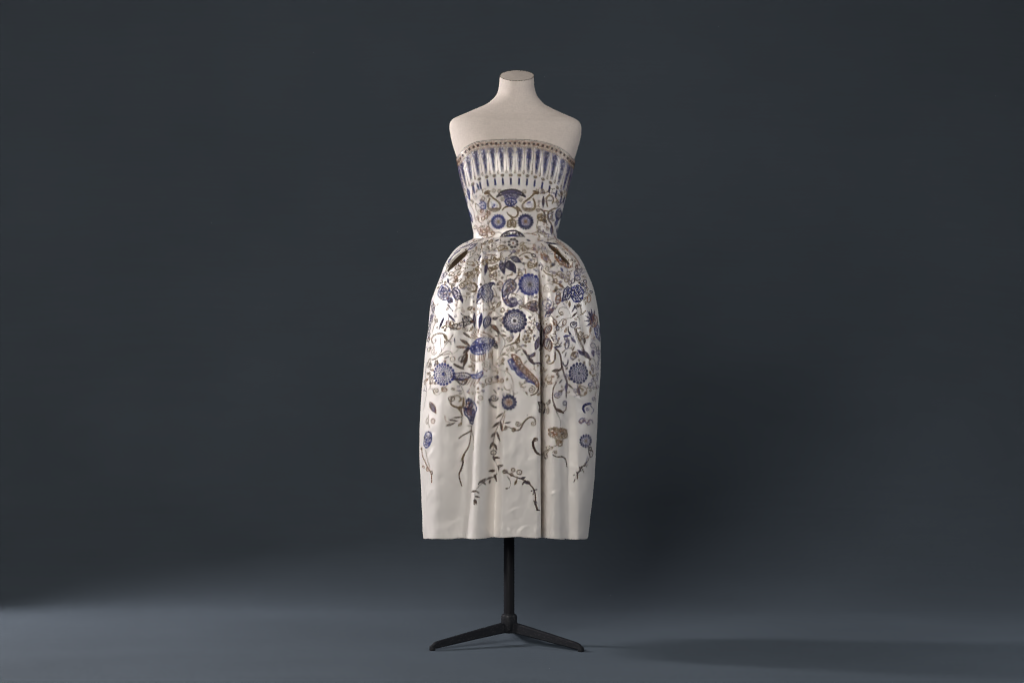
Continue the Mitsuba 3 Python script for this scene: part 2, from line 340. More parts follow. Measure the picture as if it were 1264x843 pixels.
def lining_patch(k):
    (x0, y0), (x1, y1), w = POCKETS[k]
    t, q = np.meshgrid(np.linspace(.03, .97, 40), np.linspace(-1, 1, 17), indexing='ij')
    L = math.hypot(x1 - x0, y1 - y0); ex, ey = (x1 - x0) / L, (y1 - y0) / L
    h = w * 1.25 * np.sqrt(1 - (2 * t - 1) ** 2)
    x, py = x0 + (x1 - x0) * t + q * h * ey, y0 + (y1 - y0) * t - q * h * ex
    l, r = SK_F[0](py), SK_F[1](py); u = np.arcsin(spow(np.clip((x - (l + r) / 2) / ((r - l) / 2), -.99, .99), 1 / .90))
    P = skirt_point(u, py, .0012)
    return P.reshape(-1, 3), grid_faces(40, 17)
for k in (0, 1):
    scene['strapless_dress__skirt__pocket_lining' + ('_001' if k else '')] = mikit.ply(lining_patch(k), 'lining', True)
scene['strapless_dress__skirt'] = mikit.ply(skirt_mesh(), 'satin', True)
labels['strapless_dress'] = {'label': 'ivory satin strapless dress with cocoon skirt and blue and gold beaded flowers', 'category': 'dress'}

# ------------------------------------------------------------------ beadwork
# garment chart: X across, Z up, metres, laid on the front of the dress
LIN = {'N': (.008, .009, .058), 'B': (.011, .019, .15), 'P': (.045, .055, .21), 'L': (.15, .13, .225), 'G': (.20, .135, .062), 'K': (.018, .010, .013),
       'V': (.026, .018, .065), 'C': (.23, .098, .042), 'S': (.30, .245, .18), 'W': (.70, .69, .72), 'M': (.10, .060, .036)}
def bead_u(X, py, skirt):
    if skirt:
        l, r = SK_F[0](py), SK_F[1](py); cx, a, p = (gx(l) + gx(r)) / 2, (gx(r) - gx(l)) / 2, .90
    else:
        cx, a, b, yc, p = form_row(py); a = a + .004
    return np.arcsin(spow(np.clip((X - cx) / a, -.992, .992), 1 / p))
def surface(u, py, skirt): return skirt_point(u, py) if skirt else bodice_point(u, py)
def frame(u, py, skirt):
    P = surface(u, py, skirt); e = .004
    tu = surface(u + e, py, skirt) - surface(u - e, py, skirt)
    tv = surface(u, py - .25, skirt) - surface(u, py + .25, skirt)
    n = np.cross(tu, tv); n /= np.linalg.norm(n, axis=-1, keepdims=True) + 1e-12
    tu /= np.linalg.norm(tu, axis=-1, keepdims=True) + 1e-12
    return P, tu, np.cross(n, tu), n
GROW = 1.48
HX = np.arange(6) * np.pi / 3
DOME = np.vstack([np.stack([np.cos(HX), np.sin(HX), 0 * HX - .25], 1), np.stack([.80 * np.cos(HX + .5), .80 * np.sin(HX + .5), 0 * HX + .55], 1), [[0, 0, .92]]])
DF = np.array([[j, (j + 1) % 6, 6 + j] for j in range(6)] + [[(j + 1) % 6, 6 + (j + 1) % 6, 6 + j] for j in range(6)] + [[6 + j, 6 + (j + 1) % 6, 12] for j in range(6)])
def bead_mesh(u, py, rx, rz, ang, col, skirt):
    """All beads of one motif as one mesh of low domes sitting on the cloth."""
    P, tu, tv, n = frame(u, py, skirt)
    ca, sa = np.cos(ang)[:, None], np.sin(ang)[:, None]
    ex, ey = tu * ca + tv * sa, tv * ca - tu * sa
    h = np.minimum(np.minimum(rx, rz) * .95, .0024)
    v = P[:, None] + DOME[None, :, :1] * (ex * rx[:, None])[:, None] + DOME[None, :, 1:2] * (ey * rz[:, None])[:, None] + DOME[None, :, 2:] * (n * h[:, None])[:, None]
    k = len(P)
    f = (DF[None] + 13 * np.arange(k)[:, None, None]).reshape(-1, 3)
    return v.reshape(-1, 3), f, np.repeat(col, 13, 0)
class Beads:
    def __init__(self): self.b = []
    def add(self, x, z, rx, rz=None, ang=0.0, col='N'):
        c = np.array(LIN[col]) * rng.uniform(.75, 1.3)
        self.b.append((x, z, rx, rx if rz is None else rz, ang, *c))
    def row(self, pts, r, pal, first=.72, step=2.05, long=1.0, taper=False):
        """Beads along a polyline."""
        pts = np.asarray(pts, float); seg = np.linalg.norm(np.diff(pts, axis=0), axis=1); L = np.concatenate([[0], np.cumsum(seg)])
        n = max(2, int(round(L[-1] / (r * step * long)))); s = np.linspace(0, L[-1], n)
        x, z = np.interp(s, L, pts[:, 0]), np.interp(s, L, pts[:, 1])
        tx, tz = np.gradient(x), np.gradient(z)
        for i in range(n):
            c = pal[0] if len(pal) == 1 or rng.random() < first else pal[rng.integers(1, len(pal))]
            k = 1 - .45 * (i / (n - 1)) if taper else 1
            self.add(x[i], z[i], r * long * k * GROW, r * k * GROW, math.atan2(tz[i], tx[i]), c)
def spline(pts, per=8):
    pts = np.asarray(pts, float)
    if len(pts) < 3: return pts
    t = np.concatenate([[0], np.cumsum(np.linalg.norm(np.diff(pts, axis=0), axis=1) ** .6 + 1e-9)])
    from scipy.interpolate import CubicSpline
    return CubicSpline(t, pts, bc_type='natural')(np.linspace(0, t[-1], per * len(pts)))
def offset(pts, d):
    t = np.gradient(pts, axis=0); t /= np.linalg.norm(t, axis=1, keepdims=True) + 1e-12
    return pts + np.stack([-t[:, 1], t[:, 0]], 1) * np.reshape(d, (-1, 1))
def inside(poly, q):
    x, z = q[:, 0], q[:, 1]; r = np.zeros(len(q), bool)
    for (x0, z0), (x1, z1) in zip(poly, np.roll(poly, -1, 0)):
        c = (z0 > z) != (z1 > z); r ^= c & (x < (x1 - x0) * (z - z0) / np.where(z1 == z0, 1e-12, z1 - z0) + x0)
    return r
def stitch(B, kind, pts, sz, pal):
    pts = np.array(pts, float)
    if kind == 'vine':
        w = sz[0]; c = spline(pts)
        if w < .0031: B.row(c, max(w * .42, .0010), pal, long=1.25, taper=len(pts) > 3)
        else:
            tp = np.sin(np.linspace(.35, np.pi - .2, len(c))) ** .5
            r = max(.0010, min(w * .2, .0014))
            B.row(offset(c, (w / 2 - r) * tp), r, pal); B.row(offset(c, -(w / 2 - r) * tp), r, pal)
            if w > .0052: B.row(c, r, pal[1:] or pal, .5, 2.4)
    elif kind == 'leaf':
        w = sz[0]; a, b = pts; L = np.linalg.norm(b - a); t = np.linspace(0, 1, 24)
        axis = a + (b - a) * t[:, None]; half = w / 2 * np.sin(np.pi * t ** .85) ** .8
        r = max(.00095, min(.0013, w * .16))
        if w < .0042:
            B.row(axis, max(w * .36, .0009), pal, .6, 1.7, 1.4)
        else:
            B.row(offset(axis, np.maximum(half - r, 0)), r, pal, .75); B.row(offset(axis, -np.maximum(half - r, 0)), r, pal, .75)
            n = max(1, int((w - 4 * r) / (2.3 * r)) + 1)
            for k in range(n):
                o = 0 if n == 1 else (k / (n - 1) - .5) * (1 - 4.6 * r / w) * 2
                B.row(offset(axis[4:-4], o * half[4:-4]), r * .95, pal[1:] or pal, .5, 2.0)
    elif kind == 'poly':
        sp = max(sz[0] * 1.2, .0034); r = sp * .64
        edge = np.vstack([pts, pts[:1]]); seg = np.linalg.norm(np.diff(edge, axis=0), axis=1); L = np.concatenate([[0], np.cumsum(seg)])
        n = max(5, int(L[-1] / sp)); x, z = (np.interp(np.arange(n) / n * L[-1], L, edge[:, k]) for k in (0, 1))
        for i in range(n): B.add(x[i], z[i], r, col=pal[0] if rng.random() < .75 else pal[rng.integers(0, len(pal))])
        x0, z0 = pts.min(0); x1, z1 = pts.max(0)
        gxs, gzs = np.meshgrid(np.arange(x0, x1, sp), np.arange(z0, z1, sp * .87))
        gxs = gxs + (np.arange(gxs.shape[0]) % 2)[:, None] * sp / 2
        q = np.stack([gxs.ravel(), gzs.ravel()], 1) + rng.uniform(-.15, .15, (gxs.size, 2)) * sp
        q = q[inside(pts, q)]; q = q[np.min(np.hypot(q[:, :1] - x, q[:, 1:] - z), 1) > sp * .72] if len(q) else q
        for x, z in q:
            B.add(x, z, r * rng.uniform(.8, 1.0), col='W' if rng.random() < .05 else pal[0] if rng.random() < .4 else pal[rng.integers(0, len(pal))])
    elif kind == 'ring':
        rx, rz, ang = sz; (x, z), = pts; ang = -math.radians(ang)
        a = np.linspace(0, 2 * np.pi, 25); e = np.stack([rx * np.cos(a), rz * np.sin(a)], 1)
        R2 = np.array([[math.cos(ang), -math.sin(ang)], [math.sin(ang), math.cos(ang)]])
        B.row((x, z) + e @ R2.T, max(.0008, min(.0012, min(rx, rz) * .42)), pal, .8, 1.9)
        if min(rx, rz) > .0030 and len(pal) > 1: B.add(x, z, min(rx, rz) * .32, col=pal[-1])
    elif kind == 'dot':
        r = sz[0]; (x, z), = pts
        B.add(x, z, r * .6, col=pal[0])
        if r > .0024:
            for a in np.arange(8) * np.pi / 4: B.add(x + r * .8 * math.cos(a), z + r * .8 * math.sin(a), r * .32, col=pal[-1])
    elif kind == 'spiral':
        r, a0, turns, w = sz; (x, z), = pts; t = np.linspace(0, 1, int(26 * turns)); a = -math.radians(a0) - 2 * np.pi * turns * t; rr = r * (1 - .85 * t)
        B.row(np.stack([x + rr * np.cos(a), z + rr * np.sin(a)], 1), max(.0009, min(w * .42, .0015)), pal, .7)
    elif kind in ('flower', 'rosette'):
        r, n = sz[0], int(sz[1]); asp = sz[2] if len(sz) > 2 else 1.0; (x, z), = pts; rots = rng.random()
        def ringof(k, rad, lr, wr, col, off=0):
            for i in range(k):
                a = 2 * np.pi * (i + off) / k + rots
                B.add(x + rad * math.cos(a), z + rad * asp * math.sin(a), lr * 1.34, wr * 1.34, a, col)
        if kind == 'flower':
            wr = min(math.pi * .8 * r / n * .80, r * .3)
            ringof(n, r * .80, r * .20, wr, pal[0]); ringof(n, r * .54, r * .07, wr * .6, pal[1], .5)
            k = max(6, int(n * .6)); ringof(k, r * .34, r * .09, math.pi * .34 * r / k * .7, pal[2]); ringof(6, r * .15, r * .07, r * .07, pal[3]); B.add(x, z, r * .09, col=pal[3])
        else:
            ringof(n, r * .865, r * .135, min(r * .145, math.pi * .865 * r / n * .86), pal[0])
            ringof(n, r * .655, r * .075, math.pi * .655 * r / n * .74, pal[1], .5); ringof(n, r * .50, r * .065, math.pi * .50 * r / n * .72, pal[2])
            k = int(n * .7); ringof(k, r * .36, r * .06, math.pi * .36 * r / k * .72, pal[1], .5)
            k = max(8, n // 2); ringof(k, r * .235, r * .045, math.pi * .235 * r / k * .75, pal[3]); ringof(6, r * .10, r * .06, r * .06, pal[4]); B.add(x, z, r * .08, col=pal[4])
USED = {}
def numbered(base):
    USED[base] = USED.get(base, -1) + 1
    return base + (f'_{USED[base]:03d}' if USED[base] else '')
def close(B, key, skirt, chart=True):
    a = np.array(B.b); X, Z = a[:, 0], a[:, 1]
    if chart: CHART.extend(zip(X, Z))
    if chart:
        py = 421.5 - (Z - CAM_Z) * PX; u = bead_u(X, py, skirt)
    else: u, py = X, Z
    v, f, c = bead_mesh(u, py, a[:, 2], a[:, 3], a[:, 4], a[:, 5:8], skirt)
    scene[key] = mikit.ply((v, f), 'beads', True, color=c)
    if chart and 'loose' not in key: BACK[skirt].append((np.pi - u, py, a))
    return len(a)
BACK = {False: [], True: []}
BEADS = 0
LOOSE = {False: Beads(), True: Beads()}
def embroider(table):
    global BEADS
    for kind, name, sk, xz, sz, pal in table:
        pts = np.array(xz, float).reshape(-1, 2) * 1e-4
        sz = [s * 1e-5 if (kind, i) in SCALED else s for i, s in enumerate(sz)]
        if kind in ('ring', 'dot'):
            stitch(LOOSE[bool(sk)], kind, pts, sz, pal); continue
        B = Beads(); stitch(B, kind, pts, sz, pal)
        BEADS += close(B, numbered('strapless_dress__' + ('skirt' if sk else 'bodice') + '__' + name), bool(sk))
    filler()
    for sk in (False, True):
        key = 'strapless_dress__' + ('skirt' if sk else 'bodice') + '__loose_beading'
        BEADS += close(LOOSE[sk], key, sk); labels[key] = {'kind': 'stuff'}
        # the same scrollwork goes on round the sides and back
        u, py, a = (np.concatenate(q) for q in zip(*BACK[sk]))
        v, f, c = bead_mesh(u, py, a[:, 2], a[:, 3], np.pi - a[:, 4], a[:, 5:8], sk)
        key = key.replace('loose_beading', 'back_beading'); scene[key] = mikit.ply((v, f), 'beads', True, color=c); labels[key] = {'kind': 'stuff'}
def filler():
    """The small loops, sprigs and curls scattered between the motifs, thinning out down the skirt."""
    taken = {}
    def note(x, z): taken.setdefault((int(x // .006), int(z // .006)), []).append((x, z))
    def free(x, z):
        i, j = int(x // .006), int(z // .006)
        return all(math.hypot(x - p, z - q) >= .0054 for a in (-1, 0, 1) for b in (-1, 0, 1) for p, q in taken.get((i + a, j + b), ()))
    for q in CHART: note(*q)
    for sk, n, y0, y1 in ((True, 1700, 297.2, 485), (False, 800, 238, 294)):
        for _ in range(n):
            py = y0 + (y1 - y0) * rng.random() ** (1.25 if sk else 1.0)
            l, r = (float(SK_F[0](py)), float(SK_F[1](py))) if sk else (float(FORM_F[0](py)), float(FORM_F[1](py)))
            px = l + (r - l) * rng.uniform(.03, .97)
            if not sk and 604 < px < 662: continue
            x, z = gx(px), CAM_Z + (421.5 - py) / PX
            if not free(x, z): continue
            a, kind, B = rng.uniform(0, 360), rng.random(), LOOSE[sk]
            pal = ('GM', 'MG', 'CG', 'GM', 'LM', 'MK')[rng.integers(0, 6)]
            c, s_ = math.cos(math.radians(a)), math.sin(math.radians(a))
            def at2(p, q): return (x + p * c - q * s_, z + p * s_ + q * c)
            if kind < .30: stitch(B, 'ring', [(x, z)], [rng.uniform(.0026, .0036), rng.uniform(.0018, .0024), a], pal)
            elif kind < .55: stitch(B, 'leaf', [at2(-.0045, 0), at2(.0045, 0)], [rng.uniform(.0034, .0050)], pal)
            elif kind < .80:
                h = rng.choice((-1, 1))
                stitch(B, 'vine', [at2(-.0075, -.002 * h), at2(-.003, .0018 * h), at2(.002, 0), at2(.006, -.0030 * h), at2(.0035, -.0052 * h)], [.0024], pal)
                stitch(B, 'leaf', [at2(-.003, .002 * h), at2(-.001, .0068 * h)], [.0034], pal)
            else: stitch(B, 'spiral', [(x, z)], [.0040, a, 1.3, .0024], pal)
            note(x, z)
CHART = []
SCALED = {('vine', 0), ('leaf', 0), ('poly', 0), ('ring', 0), ('ring', 1), ('dot', 0), ('spiral', 0), ('spiral', 3), ('flower', 0), ('rosette', 0)}

# neckline: a beaded band with hanging spears, drops and tassels, spaced by the length of the edge
_ua = np.linspace(-np.pi, np.pi, 2881); _e = bodice_point(_ua, neck_z(_ua)); _s = np.concatenate([[0], np.cumsum(np.linalg.norm(np.diff(_e, axis=0)[:, :2], axis=1))])
ROUND = _s[-1]; S0 = np.interp(gx(629.7), _e[1000:1881, 0], _s[1000:1881]); COUNT = int(round(ROUND / .0262)); STEP = ROUND / COUNT
def edge_u(s): return np.interp((S0 + s) % ROUND, _s, _ua)
def hang(B, s, d, rx, rz=None, ang=0.0, col='N'):
    uq = float(edge_u(s)); B.add(uq, float(neck_z(np.array(uq))) + d, rx * 1.3, (rz or rx) * 1.3, ang, col)
for k in range(-(COUNT // 2), COUNT - COUNT // 2):
    s = k * STEP
    B = Beads(); d = 11.0
    while d < 40.5:
        w = .0084 * max(0, 1 - (d - 10.5) / 31.0) ** .75 + .0012
        hang(B, s - w, d, .0011, .0013, 0, 'LPS'[rng.integers(0, 3)]); hang(B, s + w, d, .0011, .0013, 0, 'LPS'[rng.integers(0, 3)])
        nc = int((2 * w - .003) / .0027)
        for i in range(nc):
            hang(B, s + (i - (nc - 1) / 2) * .0028, d + .55 * (i % 2), .00135, col=('NBNV'[rng.integers(0, 4)] if abs(i - (nc - 1) / 2) < 1 else 'PNLVLLNW'[rng.integers(0, 8)]))
        d += 1.32
    BEADS += close(B, numbered('strapless_dress__bodice__beaded_spear'), False, False)
    B = Beads(); h = s + STEP / 2
    for d in np.arange(11, 38, 1.0): hang(B, h, d, .0009, .0011, 0, 'GMS'[rng.integers(0, 3)])
    for a in np.arange(9) * 2 * np.pi / 9: hang(B, h + .0024 * math.cos(a), 40.2 + 1.8 * math.sin(a), .0011, col='GM'[rng.integers(0, 2)])
    BEADS += close(B, numbered('strapless_dress__bodice__drop_loop'), False, False)
    B = Beads()
    for a in np.arange(12) * 2 * np.pi / 12: hang(B, s + .0050 * math.cos(a), 44.3 + 1.2 * math.sin(a), .0012, col='MGK'[rng.integers(0, 3)])
    hang(B, s, 44.3, .0017, col='S')
    for i, d in enumerate(np.arange(48.2, 55.4, 1.0)):
        ww = (.0021, .0024, .0024, .0025, .0026, .0027, .0026, .0024)[i]
        hang(B, s - ww / 2, d, .0014, .0013, 0, 'NBN'[rng.integers(0, 3)]); hang(B, s + ww / 2, d, .0014, .0013, 0, 'NBV'[rng.integers(0, 3)])
    BEADS += close(B, numbered('strapless_dress__bodice__tassel'), False, False)
B = Beads()
for q in np.arange(0, ROUND, .0026):
    for d, pal in ((.5, 'KM'), (2.0, 'CS'), (8.6, 'CSG'), (9.8, 'CM')): hang(B, q, d, .00115, .0010, 0, pal[rng.integers(0, len(pal))])
for i, q in enumerate(np.arange(0, ROUND, .0034)):
    for d in (3.6, 5.2, 6.9): hang(B, q + .0017 * (round(d) % 2), d, .0014, .0013, 0, 'SCCGCC'[rng.integers(0, 6)])
for i, q in enumerate(np.arange(0, ROUND, STEP / 2)):
    hang(B, q, 5.2, .0034 if i % 2 else .0026, .0030, .6, 'K')
BEADS += close(B, 'strapless_dress__bodice__neckline_band', False, False)
labels['strapless_dress__bodice__neckline_band'] = {'label': 'narrow copper and gold beaded band along the top edge'}

# motif, part, on the skirt, (X, Z) in tenths of a millimetre on the garment chart, sizes in hundredths, bead colours
embroider([
('poly','palmette',0,[-406,12303,-311,12412,-192,12464,-39,12487,113,12477,249,12417,361,12300,232,12343,96,12397,-39,12410,-175,12391,-294,12339],[407],'KVN'),
('poly','palmette',0,[-260,12392,-107,12444,96,12443,232,12377,130,12250,-175,12250],[373],'LPV'),
('poly','palmette',0,[-192,12167,-141,12234,-39,12256,69,12233,130,12166,69,12082,-39,12042,-141,12083],[374],'BNV'),
('flower','flower',0,[-373,11631],[2077,18.0],'BPLG'),
('flower','flower',0,[369,11629],[2212,18.0],'NPLC'),
('vine','paisley',0,[-601,12258,-652,12126,-636,11991,-516,11927,-363,11951,-311,12051,-379,12169,-498,12255,-566,12324],[510],'GM'),
('poly','paisley',0,[-567,12156,-482,12154,-407,12069,-448,12013,-543,12029],[408],'WLP'),
('leaf','leaf',0,[-584,11989,-328,11984],[544],'MG'),
('vine','scroll',0,[-583,12324,-652,12399,-737,12395,-686,12444,-600,12451],[544],'MG'),
('vine','paisley',0,[572,12253,624,12120,607,11985,488,11923,334,11949,283,12049,351,12167,470,12251,538,12319],[510],'GM'),
('poly','paisley',0,[538,12152,453,12151,378,12066,419,12010,515,12024],[408],'WLP'),
('leaf','leaf',0,[556,11984,300,11982],[544],'MG'),
('vine','scroll',0,[555,12319,623,12394,708,12389,657,12438,572,12446],[543],'MG'),
('vine','scroll',0,[-260,11943,-192,12009,-73,12042,62,12008,158,11908,148,11797,56,11739,-73,11797,-135,11875],[442],'GM'),
('leaf','leaf',0,[113,12049,273,11874],[680],'MG'),
('poly','palmette',0,[-108,11645,-22,11679,46,11678,103,11628,97,11477,46,11477,12,11561,-57,11477,-125,11484],[374],'GM'),
('vine','vine',0,[-39,11797,12,11679],[476],'GM'),
('ring','',0,[-260,12235],[442,442,0.0],'SG'),
('ring','',0,[232,12216],[441,441,0.0],'SG'),
('ring','',0,[334,12434],[441,441,0.0],'SG'),
('ring','',0,[-345,12446],[441,441,0.0],'SG'),
('ring','',0,[-498,12462],[442,442,0.0],'SG'),
('ring','',0,[-789,12264],[443,443,0.0],'SG'),
('poly','palmette',0,[-363,11139,-278,11257,-176,11341,-39,11381,97,11381,216,11323,318,11239,403,11137,233,11153,97,11265,-74,11266,-210,11144],[408],'KNV'),
('poly','palmette',0,[-176,11137,-74,11245,80,11245,199,11136,29,11109],[374],'BPBN'),
('leaf','leaf',1,[-362,11132,-471,11091],[476],'NK'),
('leaf','leaf',1,[395,11131,504,11089],[475],'NK'),
('leaf','leaf',0,[-1223,12564,-1155,12292],[892],'BP'),
('leaf','leaf',0,[-1081,12648,-1023,12428],[615],'PL'),
('leaf','leaf',0,[-959,12673,-891,12486],[511],'NP'),
('leaf','leaf',0,[-1245,12373,-1191,12297],[344],'N'),
('leaf','leaf',0,[-1260,12007,-1073,11651],[1449],'BNP'),
('poly','leaf',0,[-876,12135,-790,12181,-714,12127,-728,11994,-808,11981,-866,12034],[409],'PLW'),
('vine','vine',0,[-1029,12677,-1083,12449,-997,12243,-875,12335,-720,12261,-670,12126],[273],'SC'),
('vine','vine',0,[-998,12143,-964,11940,-826,11831,-722,11859,-671,11757,-792,11661,-688,11521],[273],'CS'),
('vine','vine',0,[-1157,12161,-1035,11880,-1001,11675,-896,11532,-968,11370],[275],'CS'),
('vine','vine',0,[-930,11837,-913,11668,-826,11595],[308],'SC'),
('ring','',0,[-948,11738],[445,514,20.0],'CS'),
('ring','',0,[-791,11728],[444,512,20.0],'CS'),
('ring','',0,[-705,11775],[444,512,20.0],'CS'),
('ring','',0,[-897,11431],[446,514,20.0],'CS'),
('ring','',0,[-758,11389],[445,513,20.0],'CS'),
('ring','',0,[-654,11453],[444,512,20.0],'CS'),
('ring','',0,[-825,11932],[444,512,20.0],'CS'),
('ring','',0,[-1002,11508],[447,516,20.0],'CS'),
('ring','',0,[-723,11251],[444,513,20.0],'CS'),
('ring','',0,[-845,11326],[445,514,20.0],'CS'),
('ring','',0,[-586,11383],[444,512,20.0],'CS'),
('ring','',0,[-517,11313],[443,512,20.0],'CS'),
('ring','',0,[-636,11857],[443,511,20.0],'CS'),
('vine','vine',0,[642,11345,540,11309,403,11324],[238],'SC'),
('vine','vine',0,[-517,11313,-380,11344,-278,11308],[239],'SC'),
('dot','',0,[591,11181],[409],'N'),
('ring','',0,[-568,11184],[478,409,0.0],'GM'),
('vine','scroll',0,[970,12046,935,12176,946,12285,1025,12343,1104,12315,1127,12218,1094,12129],[446],'GLS'),
('leaf','leaf',0,[856,12304,846,12019],[756],'VMK'),
('vine','vine',0,[768,11973,858,11910,904,11758,904,11627],[446],'MGK'),
('vine','vine',0,[1209,12016,1072,11963,982,11860,971,11739,1052,11612,1110,11484,1123,11309],[447],'GML'),
('ring','',0,[1050,11787],[626,804,0.0],'LV'),
('leaf','leaf',0,[1314,12027,1236,11671],[1931],'BNV'),
('leaf','leaf',0,[1236,11693,1179,11534],[898],'NB'),
('leaf','leaf',0,[1251,11501,1217,11366],[541],'NB'),
('leaf','leaf',0,[1452,12353,1395,12191],[540],'N'),
('vine','vine',0,[1394,12212,1301,12112,1232,12018],[314],'VL'),
('poly','leaf',0,[713,11818,802,11842,892,11758,848,11668,758,11665,690,11730],[379],'GMK'),
('dot','',0,[915,11649],[446],'K'),
('vine','vine',0,[702,11642,680,11465,781,11511,893,11471,962,11386],[290],'SG'),
('vine','vine',0,[725,11289,781,11178,916,11150],[335],'GS'),
('vine','vine',0,[848,11425,916,11318,1007,11300,962,11186],[313],'LG'),
('leaf','leaf',0,[1075,11525,1076,11305],[762],'VL'),
('vine','vine',0,[1170,11314,1217,11185,2310,11056],[338],'LVS'),
('ring','',0,[870,11669],[401,401,0.0],'GM'),
('ring','',0,[833,12444],[444,533,0.0],'GL'),
('ring','',0,[725,11466],[379,446,30.0],'SL'),
('ring','',0,[837,11337],[379,446,30.0],'SL'),
('ring','',0,[973,11453],[380,447,30.0],'SL'),
('ring','',0,[1030,11189],[381,448,30.0],'SL'),
('ring','',0,[917,11251],[380,447,30.0],'SL'),
('ring','',0,[2035,11327],[384,452,30.0],'SL'),
('ring','',0,[1277,12132],[381,448,30.0],'SL'),
('ring','',0,[712,11939],[378,445,30.0],'SL'),
('ring','',0,[747,11378],[379,446,30.0],'SL'),
('vine','vine',0,[334,11305,468,11310,669,11265],[200],'SC'),
('vine','vine',0,[356,11172,490,11195,602,11152],[200],'SL'),
('flower','rosette',1,[31,11029],[1501,8.0],'KKWC'),
('leaf','leaf',1,[-1181,10852,-944,11043],[1090],'NVL'),
('leaf','leaf',1,[-1112,11028,-805,11174],[336],'KM'),
('leaf','leaf',1,[-1380,10907,-1048,11070],[547],'LVS'),
('vine','vine',1,[-1548,10784,-1423,10887,-1267,10968],[295],'LS'),
('vine','vine',1,[-1637,10567,-1545,10716,-1369,10860],[463],'LSP'),
('leaf','leaf',1,[-1672,10526,-1605,10654],[589],'PN'),
('vine','vine',1,[-1185,10557,-1096,10631,-1023,10699,-937,10722,-830,10659],[229],'MS'),
('leaf','leaf',1,[-833,10702,-947,10569],[708],'N'),
('ring','',1,[-1104,10482],[708,500,20.0],'GS'),
('ring','',1,[-960,10335],[707,499,-30.0],'GS'),
('ring','',1,[-1147,10187],[706,499,-30.0],'GS'),
('ring','',1,[-1384,10213],[708,500,-40.0],'GS'),
('ring','',1,[-1291,9872],[705,497,80.0],'GS'),
('ring','',1,[-1197,9956],[705,498,-20.0],'GS'),
('ring','',1,[-1580,10198],[711,502,30.0],'GS'),
('ring','',1,[-1046,10231],[707,499,-30.0],'GS'),
('ring','',1,[-1430,10364],[710,501,0.0],'GS'),
('ring','',1,[-1240,9914],[705,497,-40.0],'GS'),
('ring','',1,[-1111,10124],[706,498,-40.0],'GS'),
('dot','',1,[-1459,10020],[312],'M'),
('ring','',1,[-1787,10187],[420,673,20.0],'LN'),
('ring','',1,[-1843,10126],[379,379,0.0],'L'),
('leaf','leaf',1,[-1687,10074,-1670,9946],[752],'NV'),
('ring','',1,[-1484,10089],[292,417,0.0],'CS'),
('vine','vine',1,[-1600,10177,-1483,10280,-1381,10362,-1181,10461],[250],'CS'),
('vine','vine',1,[-1556,10091,-1416,10172,-1253,10272],[208],'CS'),
('vine','scroll',1,[-1112,9946,-1031,9915,-956,9829,-998,9736,-1127,9716],[663],'MGS'),
('vine','vine',1,[-1048,9622,-996,9663,-968,9725],[166],'CS'),
('poly','flower',1,[-1974,9660,-1934,9808,-1845,9911,-1748,9906,-1634,9796,-1613,9669,-1669,9544,-1741,9483,-1848,9507,-1933,9573],[355],'PNLBC'),
('ring','',1,[-1799,9717],[836,1044,0.0],'NL'),
('poly','flower',1,[-1576,9710,-1522,9815,-1419,9822,-1343,9726,-1306,9580,-1288,9476,-1338,9517,-1400,9487,-1496,9541],[352],'VPNL'),
('leaf','leaf',1,[-690,10478,-724,10161],[830],'NV'),
('vine','vine',1,[-699,10457,-686,10351,-710,10266],[166],'M'),
('vine','vine',1,[-772,10097,-735,10013,-714,9909],[207],'MS'),
('ring','',1,[-583,10320],[706,498,10.0],'GM'),
('ring','',1,[-516,10615],[707,499,40.0],'GM'),
('ring','',1,[-452,10562],[706,499,40.0],'GM'),
('ring','',1,[-642,10521],[707,499,10.0],'GM'),
('ring','',1,[-567,10131],[705,497,20.0],'GM'),
('ring','',1,[-479,10183],[705,497,-50.0],'GM'),
('ring','',1,[-426,10370],[705,498,-50.0],'GM'),
('ring','',1,[-488,10351],[706,498,0.0],'GM'),
('ring','',1,[-726,10489],[706,499,20.0],'GM'),
('ring','',1,[-322,10600],[373,373,0.0],'GM'),
('dot','',1,[-152,10621],[249],'N'),
('ring','',1,[-577,11090],[460,419,0.0],'GM'),
('vine','vine',1,[-720,10695,-597,10715,-414,10687],[270],'CM'),
('vine','vine',1,[-521,11045,-405,11000,-250,10985,-148,10964],[250],'GS'),
('poly','rosette',1,[-379,10901,-313,10954,-169,10942,-107,10866,-229,10855,-356,10814],[375],'GMC'),
('ring','',1,[-573,10860],[500,375,10.0],'S'),
('vine','vine',1,[-573,10839,-356,10803,-66,10823],[187],'SL'),
('leaf','petal',1,[-300,10536,-208,10178],[1615],'NKV'),
('leaf','petal',1,[-168,10557,37,10262],[2278],'NKV'),
('poly','paisley',1,[-943,9412,-917,9578,-878,9743,-766,9846,-685,9909,-593,9954,-504,9949,-563,9891,-620,9807,-546,9704,-548,9580,-597,9475,-678,9431,-734,9492,-779,9575],[372],'NVPB'),
('vine','paisley',1,[-642,9911,-561,9943,-476,9890],[538],'N'),
('vine','vine',1,[-542,9808,-456,9702,-417,9577],[289],'MS'),
('poly','paisley',1,[-258,9740,-228,9865,-147,9969,-65,10042,37,10011,109,9907,99,9782,17,9699,-85,9657,-126,9533,-65,9409,37,9368,139,9409,119,9326,-24,9285,-167,9368,-248,9533],[371],'VPCML'),
('ring','',1,[-300,9917],[454,537,30.0],'CS'),
('vine','vine',1,[184,10663,290,10728,413,10766,510,10751,557,10697],[312],'GM'),
('ring','',1,[575,10690],[540,374,30.0],'KN'),
('leaf','leaf',1,[330,10675,466,10601],[706],'GM'),
('poly','rosette',1,[421,10442,465,10517,519,10475,612,10442,664,10495,631,10389,496,10337,431,10368],[352],'GM'),
('leaf','leaf',1,[183,10315,349,10305],[828],'MW'),
